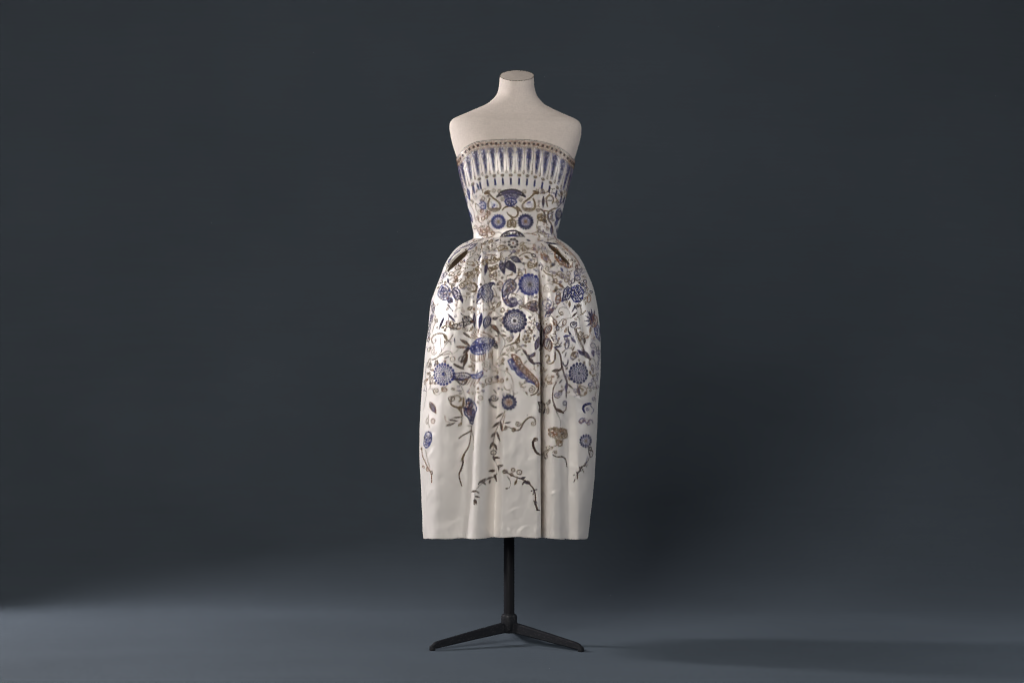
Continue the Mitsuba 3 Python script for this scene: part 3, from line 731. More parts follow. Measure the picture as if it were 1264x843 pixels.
('leaf','leaf',1,[574,10305,754,10258],[705],'NW'),
('ring','',1,[224,10183],[538,455,0.0],'G'),
('ring','',1,[331,10878],[541,791,10.0],'G'),
('ring','',1,[575,10864],[708,291,20.0],'CS'),
('ring','',1,[270,11008],[626,417,-40.0],'G'),
('vine','vine',1,[206,10910,352,11041,538,11009,688,11078],[209],'GS'),
('dot','',1,[315,10465],[373],'NK'),
('dot','',1,[758,10424],[353],'NK'),
('dot','',0,[631,11122],[378],'KN'),
('dot','',0,[386,11125],[293],'N'),
('leaf','petal',1,[-33,10652,246,10494],[1660],'KNV'),
('leaf','petal',1,[-43,10515,91,10199],[1656],'NKV'),
('vine','vine',1,[651,10368,682,10475,677,10580],[187],'SG'),
('ring','',1,[19,10812],[749,416,0.0],'LS'),
('rosette','flower',1,[469,9896],[3034,17.0,1.0],'BPPNK'),
('ring','',1,[900,10626],[666,1123,-30.0],'CM'),
('ring','',1,[900,10626],[333,624,-30.0],'LS'),
('dot','',1,[1108,10445],[541],'NVK'),
('ring','',1,[950,10330],[415,581,0.0],'GS'),
('ring','',1,[855,10906],[418,334,0.0],'LS'),
('vine','vine',1,[863,10289,932,10193,1055,10142,1121,10038,1180,9944,1301,9914],[332],'GM'),
('leaf','leaf',1,[1260,9914,1390,9811],[746],'MC'),
('ring','',1,[1141,10186],[540,581,0.0],'GL'),
('ring','',1,[1317,10146],[540,582,40.0],'GL'),
('ring','',1,[1377,10125],[540,582,40.0],'GL'),
('ring','',1,[1545,10205],[542,584,10.0],'GL'),
('ring','',1,[1461,10022],[541,582,50.0],'GL'),
('ring','',1,[1536,10109],[542,583,0.0],'GL'),
('ring','',1,[1577,9962],[541,583,0.0],'GL'),
('ring','',1,[1236,9538],[538,579,20.0],'GL'),
('ring','',1,[1247,9642],[538,579,40.0],'GL'),
('ring','',1,[1160,9997],[539,580,40.0],'GL'),
('ring','',1,[1277,10198],[540,582,0.0],'GL'),
('ring','',1,[1661,10000],[375,626,20.0],'KL'),
('leaf','leaf',1,[1303,10357,1370,10252],[624],'PN'),
('vine','vine',1,[1421,10382,1516,10343,1523,10258],[209],'LS'),
('vine','vine',1,[915,10798,1008,10757,1101,10737],[209],'LS'),
('poly','leaf',1,[1145,10920,1265,10877,1360,10708,1617,10388,1563,10366,1272,10483,1157,10631],[356],'CMLK'),
('leaf','leaf',1,[881,11071,1250,11006],[503],'KN'),
('leaf','leaf',1,[993,10997,1213,10919],[503],'KM'),
('vine','vine',1,[1136,11302,1233,11171,1405,11017,1560,10844,1749,10634,1852,10444],[506],'CLMG'),
('vine','vine',1,[1273,11054,1443,10928,1597,10734],[295],'CS'),
('ring','',1,[1758,10384],[294,462,0.0],'KN'),
('ring','',1,[1882,10315],[294,547,20.0],'LV'),
('ring','',1,[1748,10222],[544,586,0.0],'BV'),
('ring','',1,[1782,10091],[837,586,20.0],'BNV'),
('ring','',1,[1995,10004],[462,504,0.0],'NL'),
('ring','',1,[1997,9864],[461,419,0.0],'NL'),
('ring','',1,[1975,9751],[377,377,0.0],'NV'),
('ring','',1,[2158,9723],[379,337,0.0],'NK'),
('ring','',1,[1904,9918],[460,377,0.0],'NB'),
('poly','flower',1,[1343,9456,1384,9623,1401,9769,1492,9844,1606,9794,1610,9668,1531,9521,1445,9499],[353],'NBPV'),
('poly','flower',1,[1632,9816,1701,9860,1798,9894,1891,9822,1931,9697,1908,9528,1848,9443,1697,9440,1606,9564,1600,9710],[354],'BNPV'),
('dot','',1,[1172,9745],[497],'KM'),
('spiral','scroll',1,[947,9761],[869,0.0,1.6,186],'SG'),
('vine','vine',1,[885,9809,924,9895,1010,9928,1103,9870,1124,9787],[186],'GM'),
('vine','vine',1,[1195,9475,1195,9558,1278,9601],[248],'CM'),
('ring','',1,[2092,9533],[503,1049,10.0],'CS'),
('ring','',1,[1236,9503],[703,1241,10.0],'CL'),
('leaf','leaf',1,[1553,9444,1538,9287],[746],'GM'),
('vine','vine',1,[1385,9504,1375,9400,1446,9318,1485,9235],[269],'BL'),
('vine','scroll',1,[1316,9088,1250,9140,1264,9243,1384,9290,1495,9235,1561,9111,1584,9018],[228],'MG'),
('ring','',1,[1328,9119],[455,413,0.0],'GM'),
('vine','vine',1,[1209,8819,1289,8912,1404,8985,1574,8997,1685,9071,1757,9144],[248],'MG'),
('leaf','leaf',1,[1618,9028,1765,9155],[540],'MK'),
('ring','',1,[1137,8876],[453,783,-20.0],'CL'),
('ring','',1,[1403,8878],[496,868,25.0],'CS'),
('ring','',1,[1207,8726],[371,619,0.0],'NL'),
('dot','',1,[1181,8814],[289],'K'),
('vine','vine',1,[1617,9174,1690,9279,1715,9342],[332],'NM'),
('leaf','leaf',1,[1765,9322,1886,9345],[833],'KM'),
('vine','vine',1,[1836,9386,1885,9261,1905,9094],[250],'MS'),
('leaf','leaf',1,[1693,9342,1757,9238],[624],'NV'),
('spiral','scroll',1,[1650,8831],[1078,-30.0,1.5,311],'VKL'),
('ring','',1,[1682,8863],[415,415,0.0],'NL'),
('vine','vine',1,[1723,8718,1785,8490,1893,8261,2044,8010,2077,7927],[499],'MKG'),
('vine','vine',1,[1681,8738,1741,8469,1847,8220,1973,7990],[208],'ML'),
('ring','',1,[1853,8569],[540,582,0.0],'GM'),
('ring','',1,[1827,8458],[332,540,0.0],'GL'),
('leaf','leaf',1,[2010,8469,2015,8302],[584],'KM'),
('ring','',1,[2042,8501],[459,376,0.0],'CS'),
('leaf','petal',1,[2207,8931,2043,9201],[544],'VLN'),
('leaf','petal',1,[2207,8931,1994,9064],[544],'VLN'),
('leaf','petal',1,[2207,8931,1983,8928],[544],'VLN'),
('leaf','petal',1,[2207,8931,2023,8782],[544],'VLN'),
('leaf','petal',1,[2207,8931,2145,9277],[545],'VLN'),
('leaf','petal',1,[2207,8931,2251,9228],[546],'VLN'),
('leaf','petal',1,[2207,8931,2098,9181],[545],'VLN'),
('poly','flower',1,[2127,8930,2221,9100,2314,9040,2335,8892,2262,8764,2147,8783],[378],'CVLN'),
('poly','flower',1,[2236,8722,2334,8829,2387,8746,2406,8555,2396,8386,2309,8470,2259,8596],[379],'BNL'),
('leaf','leaf',1,[2135,8762,2106,8595],[627],'CG'),
('vine','vine',1,[2036,8469,2091,8522,2125,8595,2169,8470],[251],'CG'),
('leaf','leaf',1,[1376,8499,1553,8531],[744],'LP'),
('leaf','leaf',1,[1521,8644,1595,8541],[538],'N'),
('ring','',1,[1478,8282],[538,1158,15.0],'NL'),
('ring','',1,[1500,8386],[414,538,0.0],'LS'),
('leaf','leaf',1,[1596,8469,1708,8344],[829],'LV'),
('vine','vine',1,[1553,8520,1658,8489],[249],'PL'),
('ring','',1,[1446,8448],[413,413,0.0],'LS'),
('leaf','leaf',1,[1104,8211,1308,8245],[495],'NV'),
('vine','vine',1,[1123,8200,1212,8138,1277,8035,1299,7932],[227],'VM'),
('vine','vine',1,[1141,8180,1122,8056,1113,7932],[165],'LS'),
('rosette','flower',1,[70,8920],[3246,16.0,1.0],'NNBWK'),
('ring','',1,[84,8920],[616,616,0.0],'W'),
('poly','leaf',1,[324,9312,464,9425,605,9456,695,9395,693,9271,641,9178,542,9177,433,9239],[350],'MLVC'),
('poly','leaf',1,[473,9239,622,9281,652,9198,562,9171],[309],'VB'),
('vine','vine',1,[19,9642,162,9611,264,9529,304,9394,314,9312],[288],'GM'),
('vine','vine',1,[315,9580,321,9436,308,9312],[226],'GM'),
('vine','vine',1,[293,9291,403,9198,502,9136,541,9064,471,9012],[308],'GMK'),
('dot','',1,[465,9012],[411],'KN'),
('ring','',1,[212,9411],[535,576,0.0],'LN'),
('ring','',1,[222,9281],[411,370,0.0],'G'),
('ring','',1,[289,9322],[329,329,0.0],'M'),
('poly','paisley',1,[-43,9518,100,9518,131,9415,80,9312,-42,9312],[391],'LVN'),
('ring','',1,[966,9398],[785,1033,0.0],'LP'),
('ring','',1,[982,9315],[372,826,0.0],'LV'),
('leaf','leaf',1,[971,9108,1124,9284],[1156],'LVC'),
('poly','flower',1,[940,9047,964,9170,1046,9149,1006,9035],[351],'VNP'),
('ring','',1,[998,9211],[619,413,0.0],'L'),
('leaf','butterfly_wing',1,[637,8868,873,8552],[1733],'VML'),
('leaf','butterfly_wing',1,[614,8160,702,8488],[1438],'VLM'),
('leaf','butterfly_wing',1,[1037,8839,938,8530],[1486],'CMV'),
('leaf','butterfly_wing',1,[1017,8107,962,8509],[1732],'CMVL'),
('leaf','butterfly_body',1,[887,8779,901,8179],[1159],'KV'),
('ring','',1,[441,8628],[657,411,0.0],'GM'),
('flower','rosette',1,[391,8443],[1191,6.0],'GSMK'),
('dot','',1,[582,8519],[349],'NK'),
('dot','',1,[550,8525],[164],'N'),
('vine','vine',1,[-63,9705,39,9663,121,9580,223,9498,294,9374],[268],'GM'),
('vine','vine',1,[-42,8283,59,8324,150,8386,190,8488,201,8581],[370],'MG'),
('leaf','leaf',1,[140,8365,201,8550],[575],'GM'),
('ring','',1,[150,8386],[534,575,0.0],'GM'),
('vine','vine',1,[99,8324,220,8232,311,8108,421,7985,499,7934],[308],'MGC'),
('leaf','leaf',1,[291,8149,391,8057],[575],'CM'),
('leaf','leaf',1,[460,7954,595,8078],[698],'VL'),
('spiral','scroll',1,[8,8190],[780,90.0,1.4,226],'GM'),
('ring','',1,[-32,8443],[452,616,0.0],'GS'),
('ring','',1,[2201,8256],[712,628,40.0],'LM'),
('ring','',1,[2200,8072],[419,586,0.0],'LV'),
('ring','',1,[2332,8175],[379,632,20.0],'KL'),
('ring','',1,[2381,8069],[296,633,0.0],'LN'),
('vine','vine',1,[2246,8008,2178,8051,2310,8092],[210],'LM'),
('leaf','leaf',1,[1592,7992,1719,8095],[829],'GM'),
('leaf','leaf',1,[1782,8116,1973,7990],[957],'LVN'),
('leaf','leaf',1,[1917,8157,2115,7947],[917],'ML'),
('dot','',1,[-1608,9476],[581],'BN'),
('ring','',1,[-1608,9476],[706,665,0.0],'P'),
('leaf','leaf',1,[-1328,9586,-1290,9399],[621],'NV'),
('vine','scroll',1,[-1881,9304,-1841,9387,-1780,9354,-1811,9302],[229],'GS'),
('vine','vine',1,[-1943,9158,-1877,9262,-1769,9364],[188],'GS'),
('vine','vine',1,[-1458,9192,-1368,9264,-1294,9275],[165],'GS'),
('leaf','leaf',1,[-1672,9362,-1523,9193],[373],'NM'),
('leaf','leaf',1,[-1749,9019,-1888,8698],[749],'NV'),
('leaf','leaf',1,[-1652,9112,-1443,8902],[580],'NV'),
('leaf','leaf',1,[-1321,9109,-1231,9006],[372],'KV'),
('ring','',1,[-1621,8872],[621,456,0.0],'CG'),
('ring','',1,[-1527,8861],[579,455,60.0],'GM'),
('ring','',1,[-1544,8768],[620,414,30.0],'KC'),
('ring','',1,[-1452,8778],[454,702,30.0],'MS'),
('ring','',1,[-1413,8819],[496,248,-20.0],'K'),
('ring','',1,[-1461,8716],[454,289,0.0],'KM'),
('poly','leaf',1,[-1303,8985,-1259,9026,-1200,9047,-1132,8985,-1054,8902,-1133,8861,-1220,8830,-1296,8747,-1286,8840],[351],'KMCV'),
('leaf','petal',1,[-1028,9119,-1024,8747],[1032],'NV'),
('leaf','petal',1,[-778,9116,-844,8715],[1193],'NVB'),
('leaf','petal',1,[-638,9066,-697,8704],[1523],'NVP'),
('leaf','leaf',1,[-1151,8923,-981,8881],[537],'MC'),
('leaf','leaf',1,[-1203,9223,-1090,9306],[1034],'GM'),
('dot','',1,[-1061,9441],[331],'KM'),
('vine','vine',1,[-605,9450,-553,9295,-480,9191,-358,9106,-248,9060],[248],'MG'),
('leaf','leaf',1,[-420,9283,-290,9436],[1072],'GMS'),
('ring','',1,[-248,9204],[453,617,10.0],'G'),
('leaf','leaf',1,[-570,8985,-397,8993],[990],'KNM'),
('leaf','leaf',1,[-651,9086,-572,9181],[537],'CM'),
('vine','vine',1,[-410,9014,-248,9064],[247],'M'),
('ring','',1,[-521,9244],[372,579,0.0],'MG'),
('leaf','leaf',1,[-606,8819,-326,8602],[1236],'KMC'),
('leaf','leaf',1,[-421,8674,-367,8530],[618],'K'),
('vine','thistle_strand',1,[-1038,8695,-944,8581,-783,8509,-681,8478],[206],'CS'),
('vine','thistle_strand',1,[-807,8622,-667,8571,-562,8468],[206],'CS'),
('vine','thistle_strand',1,[-1136,8551,-972,8489,-805,8468],[206],'CS'),
('vine','thistle_strand',1,[-1175,8489,-1034,8458,-880,8437],[206],'CS'),
('vine','thistle_strand',1,[-914,8612,-763,8540,-613,8489],[206],'CS'),
('vine','thistle_strand',1,[-727,8632,-627,8550,-545,8468],[206],'CS'),
('vine','thistle_strand',1,[-1065,8613,-974,8530,-854,8478],[206],'CS'),
('poly','thistle',1,[-1160,8179,-1101,8303,-938,8406,-744,8468,-625,8447,-544,8386,-557,8262,-632,8118,-742,8037,-931,8026,-1115,8076],[350],'PLBPW'),
('leaf','thistle',1,[-1160,8158,-580,8303],[1279],'BN'),
('vine','thistle_strand',1,[-1162,8014,-1130,7890,-958,7850],[227],'CGS'),
('vine','thistle_strand',1,[-1027,8004,-1009,7870,-871,7831],[227],'CGS'),
('vine','thistle_strand',1,[-873,7995,-871,7851],[226],'CGS'),
('vine','thistle_strand',1,[-760,8006,-780,7842],[226],'CGS'),
('vine','thistle_strand',1,[-676,8036,-708,7872],[226],'CGS'),
('vine','thistle_strand',1,[-616,8067,-629,7913],[226],'CGS'),
('vine','thistle_strand',1,[-554,8138,-571,7953],[227],'CGS'),
('vine','thistle_strand',1,[-1103,8004,-1075,7870],[227],'CGS'),
('vine','thistle_strand',1,[-716,8016,-742,7852],[226],'CGS'),
('vine','thistle_strand',1,[-589,8077,-599,7933],[226],'CGS'),
('vine','thistle_strand',1,[-819,8000,-827,7848],[226],'CGS'),
('leaf','leaf',1,[-1302,8603,-1156,8468],[661],'MK'),
('leaf','leaf',1,[-1357,8417,-1179,8262],[868],'MKC'),
('leaf','leaf',1,[-1451,8231,-1252,8210],[785],'MC'),
('dot','',1,[-1218,8204],[620],'NV'),
('leaf','leaf',1,[-1319,8055,-1180,8189],[827],'MK'),
('leaf','leaf',1,[-608,8283,-499,8386],[1031],'NK'),
('leaf','leaf',1,[-580,8303,-403,8262],[1031],'NK'),
('leaf','leaf',1,[-544,8386,-518,8468],[619],'K'),
('ring','',1,[-457,8231],[537,454,0.0],'KN'),
('vine','scroll',1,[-2042,8302,-2110,8386,-2091,8491,-1945,8573,-1751,8572,-1664,8489,-1653,8396],[458],'SGC'),
('leaf','leaf',1,[-1751,8552,-1622,8386],[704],'GM'),
('vine','vine',1,[-1498,8551,-1583,8406,-1683,8282,-1787,8116,-1874,7971],[269],'MG'),
('vine','vine',1,[-1844,8490,-1825,8303,-1797,8095],[166],'S'),
('spiral','scroll',1,[-2032,8094],[959,0.0,1.5,229],'SC'),
('vine','vine',1,[-1829,7992,-1724,8075,-1605,8107,-1509,8055,-1403,8179],[269],'MG'),
('vine','vine',1,[-1786,8002,-1624,8034,-1525,8024],[186],'SG'),
('leaf','leaf',1,[-1471,8448,-1468,8344],[330],'N'),
('vine','vine',1,[-327,8571,-206,8427,-186,8283,-271,8118,-335,7953],[288],'MG'),
('vine','vine',1,[-186,8232,-64,8283,65,8345],[308],'MG'),
('spiral','scroll',1,[-80,8402],[780,180.0,1.5,205],'GM'),
('spiral','scroll',1,[17,8176],[657,0.0,1.3,205],'GM'),
('leaf','leaf',1,[-269,8550,-145,8509],[534],'GM'),
('leaf','leaf',1,[-272,7995,-166,8077],[575],'GS'),
('ring','',1,[-2150,9398],[379,632,20.0],'LV'),
('ring','',1,[-2085,9247],[378,630,20.0],'LV'),
('ring','',1,[-2103,9100],[378,630,20.0],'LV'),
('ring','',1,[-2137,8995],[378,630,20.0],'LV'),
('ring','',1,[-2188,8870],[379,632,20.0],'VN'),
('ring','',1,[-2214,8723],[379,632,20.0],'VN'),
('ring','',1,[-2221,8554],[379,631,20.0],'VN'),
('ring','',1,[-2228,8428],[379,631,20.0],'VN'),
('ring','',1,[-2117,9311],[378,631,20.0],'LV'),
('ring','',1,[-2153,9038],[379,631,20.0],'LV'),
('vine','vine',1,[-2004,8908,-2064,8763,-2099,8637],[188],'SC'),
('ring','',1,[-1978,8929],[543,376,-40.0],'S'),
('vine','vine',1,[-2061,7881,-1874,7956,-1744,8060,-1624,8106,-1539,8071,-1510,8020],[269],'MG'),
('vine','vine',1,[-2143,7911,-2061,7871,-1943,7914,-1830,8081],[208],'GS'),
('ring','',1,[-1529,7896],[455,661,10.0],'SC'),
('ring','',1,[-1940,7814],[374,457,0.0],'MS'),
('rosette','flower',1,[-1750,7491],[2733,20.0,1.15],'BBPNB'),
('dot','',1,[-1730,7492],[579],'BN'),
('leaf','leaf',1,[-1255,8061,-1372,7792],[951],'MK'),
('leaf','leaf',1,[-1239,7999,-1330,7689],[827],'KM'),
('vine','vine',1,[-1503,7762,-1419,7689,-1331,7637],[661],'KM'),
('vine','vine',1,[-1293,7854,-1231,7958,-1239,8040],[289],'MC'),
('vine','vine',1,[-1366,7978,-1413,7875,-1356,7813],[269],'K'),
('vine','vine',1,[-545,8082,-578,7959,-660,7878,-709,7776],[185],'GS'),
('spiral','scroll',1,[-660,7738],[945,180.0,1.7,205],'GS'),
('poly','leaf',1,[-1555,7431,-1481,7503,-1364,7534,-1264,7523,-1153,7472,-1165,7410,-1266,7378,-1396,7358,-1498,7358],[351],'VNPM'),
('poly','leaf',1,[-1140,7472,-953,7476,-820,7529,-751,7581,-734,7509,-770,7427,-894,7384,-1084,7411],[350],'PLC'),
('poly','leaf',1,[-1483,7358,-1334,7348,-1248,7368,-1267,7275,-1335,7213,-1419,7255],[351],'KMC'),
('vine','leaf',1,[-1249,7213,-1140,7379],[227],'CGS'),
('vine','leaf',1,[-1167,7182,-1019,7381],[227],'CGS'),
('vine','leaf',1,[-1052,7195,-908,7374],[227],'CGS'),
('vine','leaf',1,[-939,7219,-820,7396],[226],'CGS'),
('vine','leaf',1,[-869,7262,-779,7427],[226],'CGS'),
('vine','leaf',1,[-1301,7213,-1209,7368],[227],'CGS'),
('vine','vine',1,[-1512,7369,-1427,7255,-1352,7089,-1303,6903,-1288,6758,-1359,6592],[227],'MG'),
('spiral','scroll',1,[-606,7326],[987,60.0,1.5,288],'MG'),
('vine','vine',1,[-718,7431,-645,7457,-574,7424,-543,7341],[247],'MG'),
('dot','',1,[-429,7411],[578],'NK'),
('ring','',1,[-274,7322],[535,535,0.0],'CM'),
('vine','vine',1,[-542,7979,-546,7794,-487,7680,-353,7629,-207,7560,-182,7467,-239,7405],[288],'MG'),
('vine','vine',1,[-186,7590,-85,7529,-4,7385,26,7220,26,7035],[226],'CG'),
('vine','scroll',1,[-207,7159,-166,7097,-65,7077,-4,7159,-45,7231],[308],'CG'),
('ring','',1,[-803,6872],[616,534,20.0],'SC'),
('ring','',1,[-870,6748],[288,288,0.0],'S'),
('spiral','scroll',1,[-1075,7005],[537,0.0,1.3,186],'GS'),
('vine','vine',1,[-954,7033,-983,6909,-996,6785],[165],'S'),
('vine','scroll',1,[-1337,6861,-1341,6695,-1391,6592,-1494,6614,-1580,6676],[538],'MG'),
('vine','scroll',1,[-1580,6676,-1587,6800,-1520,6904,-1433,6903,-1387,6820,-1426,6758],[496],'GM'),
('ring','',1,[-1572,6831],[620,620,0.0],'MK'),
('leaf','leaf',1,[-1438,6530,-1406,6654],[538],'GM'),
('spiral','scroll',1,[-502,6865],[1032,0.0,1.5,371],'KVM'),
('vine','vine',1,[-611,6838,-587,6723,-519,6628,-435,6598],[495],'KM'),
('dot','',1,[-595,6810],[412],'NK'),
('flower','flower',1,[-86,6747],[2137,14.0],'NNCC'),
('poly','flower',1,[-1269,6778,-1220,6841,-1125,6801,-1044,6700,-1092,6595,-1270,6550,-1317,6509,-1334,6571,-1270,6654],[351],'NBPC'),
('vine','vine',1,[-1028,6763,-949,6663,-920,6541,-1007,6434],[371],'PV'),
('poly','flower',1,[-1231,6613,-1136,6614,-1071,6431,-1230,6406],[372],'CSP'),
('leaf','leaf',1,[-2133,6724,-1936,6441],[1747],'CLM'),
('vine','vine',1,[-2289,7719,-2305,7467,-2273,7197,-2236,7011,-2290,6757,-2341,6503],[294],'SLM'),
('ring','',1,[-2143,7734],[460,543,0.0],'SC'),
('ring','',1,[-2100,7328],[459,1043,-30.0],'SC'),
('ring','',1,[-2307,7258],[378,630,0.0],'CS'),
('spiral','scroll',1,[-1924,7043],[872,120.0,1.4,291],'GS'),
('vine','vine',1,[-2030,7102,-2005,6978,-1881,6940,-1759,7026,-1640,6965],[249],'GS'),
('ring','',1,[-1721,7068],[662,372,0.0],'CS'),
('ring','',1,[-2171,7827],[335,628,0.0],'S'),
('poly','paisley',1,[-22,8022,79,8012,200,7919,261,7775,421,7611,557,7467,655,7344,704,7199,644,7159,586,7282,460,7375,321,7508,180,7632,99,7775],[329],'CMGC'),
('poly','paisley',1,[-103,7858,-2,7919,119,7734,220,7570,381,7447,557,7282,596,7221,499,7282,420,7292,341,7395,260,7395,180,7467,129,7488,99,7591,-2,7632],[329],'PLVB'),
('dot','',1,[69,7662],[493],'NB'),
('spiral','scroll',1,[509,7087],[986,-90.0,1.6,267],'MG'),
('vine','vine',1,[688,7220,676,7076,596,6974,490,6932],[370],'MG'),
('vine','vine',1,[291,8125,361,8042,411,7960,460,7868,558,7786,655,7796,893,7739],[494],'VMK'),
('vine','vine',1,[421,8012,499,7971,576,7991,592,8063],[411],'MV'),
('leaf','leaf',1,[440,7940,577,7755],[904],'VM'),
('ring','',1,[888,7635],[456,622,0.0],'GM'),
('vine','scroll',1,[955,7958,978,8010,1011,7959,992,7876,980,7793,1032,7773,1114,7856,1141,7959,1141,8083],[351],'GLM'),
('dot','',1,[1018,7845],[289],'K'),
('leaf','leaf',1,[1072,7578,1261,7608],[907],'KM'),
('vine','vine',1,[1250,7598,1308,7670,1297,7773],[454],'MK'),
('vine','vine',1,[1132,8186,1233,8082,1287,7938,1309,7773,1357,7586,1407,7441,1472,7316,1487,7170,1463,7005,1464,6859],[475],'MLV'),
('vine','vine',1,[1346,7814,1407,7720,1478,7740,1506,7875],[372],'VM'),
('ring','',1,[1444,7445],[455,455,0.0],'LM'),
('leaf','leaf',1,[1455,7233,1457,7026],[828],'VL'),
('vine','vine',1,[994,7473,965,7410,983,7318,1035,7247,1130,7279,1229,7361,1321,7453],[289],'GM'),
('ring','',1,[1007,7350],[495,619,30.0],'GS'),
('ring','',1,[1021,7257],[413,289,0.0],'CG'),
('vine','vine',1,[1168,7279,1104,7155,1080,6989,1079,6824,1128,6639,1208,6513,1355,6478,1465,6548,1474,6662],[310],'MGL'),
('leaf','leaf',1,[1129,6576,1384,6446],[826],'KM'),
('ring','',1,[1419,6711],[621,580,0.0],'VL'),
('spiral','scroll',1,[1183,6938],[866,30.0,1.4,309],'LM'),
('ring','',1,[1276,6988],[454,495,0.0],'LV'),
('vine','vine',1,[953,6685,997,6708,1021,6802],[620],'KM'),
('vine','vine',1,[997,6656,999,6470],[269],'GM'),
('leaf','leaf',1,[1509,7232,1645,7096],[456],'MK'),
('rosette','flower',1,[1799,7515],[2741,16.0,1.08],'NNBBN'),
('ring','',1,[1879,7039],[1457,1249,30.0],'GS'),
('leaf','leaf',1,[1748,7188,1836,6873],[706],'LM'),
('vine','vine',1,[1769,7146,1858,7102,1923,7059],[416],'GM'),
('ring','',1,[2192,7659],[419,712,0.0],'LM'),
('ring','',1,[2113,7200],[585,418,-30.0],'LV'),
('ring','',1,[2195,7323],[335,545,20.0],'L'),
('ring','',1,[1698,7043],[373,498,20.0],'LS'),
('ring','',1,[2214,6806],[420,462,0.0],'LM'),
('leaf','leaf',1,[1916,8142,2135,7880],[1293],'MLK'),
('leaf','leaf',1,[1760,8143,1975,8038],[541],'NL'),
('leaf','leaf',1,[2225,7952,2198,8141],[587],'LV'),
('vine','vine',1,[2093,7807,2135,7890,2226,7889,2281,7720,2291,7551],[293],'ML'),
('vine','vine',1,[2197,7365,2273,7236,2287,7045,2272,6855,2287,6706],[294],'MG'),
('ring','',1,[1651,7977],[663,953,20.0],'LM'),
('vine','vine',1,[1592,7998,1633,8081,1742,8070],[290],'GM'),
('vine','scroll',1,[2132,6674,2052,6678,1940,6641,1907,6537,1952,6442],[710],'NBL'),
('spiral','scroll',1,[2026,6543],[543,0.0,1.2,251],'LB'),
('vine','vine',1,[2119,6612,2209,6501,2137,6400],[294],'LN'),
('ring','',1,[2322,8076],[252,505,10.0],'LV'),
('ring','',1,[2369,7991],[253,506,10.0],'LV'),
('ring','',1,[2382,7885],[253,507,10.0],'LV'),
('ring','',1,[2347,7760],[253,506,10.0],'LV'),
('ring','',1,[2337,7634],[253,505,10.0],'LV'),
('ring','',1,[2334,7465],[253,505,10.0],'LV'),
('ring','',1,[2309,7340],[253,505,10.0],'LV'),
('ring','',1,[2331,7127],[253,506,10.0],'LV'),
('poly','leaf',1,[686,6747,903,6753,943,6694,959,6592,945,6445,696,6499,723,6622],[372],'KMG'),
('ring','',1,[-2201,6214],[365,782,10.0],'S'),
('ring','',1,[-2018,6224],[571,623,0.0],'CS'),
('vine','vine',1,[-2160,6385,-2169,6229,-2114,6050],[182],'S'),
('poly','flower',1,[-2283,5751,-2216,5900,-2126,5932,-2054,5871,-2050,5716,-2119,5555,-2209,5483,-2293,5567],[391],'PBNL'),
('vine','vine',1,[-2365,5481,-2347,5273,-2254,5099,-2137,4926,-2058,4801,-2046,4562],[313],'CSM'),
('vine','vine',1,[-2227,5417,-2179,5186,-2106,4981],[235],'S'),
('ring','',1,[-2321,4960],[471,262,0.0],'CS'),
('ring','',1,[-2168,4910],[469,469,0.0],'CS'),
('dot','',1,[-2384,5439],[315],'M'),
('ring','',1,[-2037,4829],[260,416,0.0],'M'),
('dot','',1,[-2046,4669],[234],'K'),
('dot','',1,[-2040,4562],[234],'M'),
('leaf','leaf',1,[-1558,6325,-1386,6337],[465],'MK'),
('leaf','leaf',1,[-1632,6273,-1464,6234],[620],'KM'),
('leaf','leaf',1,[-1692,6105,-1522,6182],[672],'KM'),
('leaf','leaf',1,[-1445,6104,-1374,6194],[775],'MG'),
('vine','vine',1,[-1394,6609,-1376,6427,-1374,6220],[258],'MG'),
('vine','vine',1,[-1705,6364,-1689,6234,-1616,6208],[207],'CS'),
('vine','vine',1,[-1442,6557,-1405,6505,-1365,6375],[413],'GM'),
('poly','flower',1,[-1322,6505,-1227,6608,-1136,6507,-1018,6563,-960,6437,-1015,6306,-1051,6162,-1147,6171,-1211,6324,-1299,6401],[387],'NBPV'),
('vine','vine',1,[-1091,6108,-1127,5887,-1174,5627,-1244,5470,-1343,5287,-1357,5131,-1381,4999,-1436,4841,-1438,4681,-1386,4466],[336],'MGK'),
('leaf','leaf',1,[-1295,5391,-1400,5157],[517],'MG'),
('leaf','leaf',1,[-1346,5131,-1403,4894],[414],'KM'),
('vine','vine',1,[-1108,5996,-1247,5910,-1341,5858,-1438,5767],[336],'MK'),
('vine','vine',1,[-1088,5967,-1037,5841,-989,5690],[258],'MS'),
('vine','vine',1,[-1011,5663,-1014,5482],[180],'S'),
('vine','vine',1,[-1248,6112,-1110,6100],[232],'M'),
('vine','vine',1,[-189,6517,-260,6335,-350,6187,-441,6015,-502,5811,-526,5579,-522,5397,-492,5213,-429,5056,-438,4844,-480,4684],[284],'MG'),
('leaf','leaf',1,[-247,6451,-450,6313],[618],'KM'),
('leaf','leaf',1,[-366,6212,-552,6059],[670],'KM'),
('leaf','leaf',1,[-310,6242,-273,5979],[720],'KM'),
('leaf','leaf',1,[-491,5926,-573,5802],[567],'KM'),
('leaf','leaf',1,[-427,5938,-325,5699],[774],'KM'),
('leaf','leaf',1,[-537,5670,-603,5506],[670],'KM'),
('leaf','leaf',1,[-503,5629,-426,5458],[672],'KM'),
('leaf','leaf',1,[-504,5253,-329,5253],[568],'KM'),
('leaf','leaf',1,[-527,5293,-492,5174],[672],'KM'),
('leaf','leaf',1,[-407,5019,-233,5060],[722],'KM'),
('leaf','leaf',1,[-492,4898,-618,4894],[774],'KM'),
('leaf','leaf',1,[-375,5009,-358,4879],[516],'KM'),
('leaf','leaf',1,[-505,4792,-428,4604],[724],'KM'),
('ring','',1,[-515,5391],[671,568,0.0],'KM'),
('vine','vine',1,[-182,6414,-233,6181,-259,6000],[231],'CS'),
('vine','vine',1,[-174,6092,-207,6028,-273,5979],[231],'CG'),
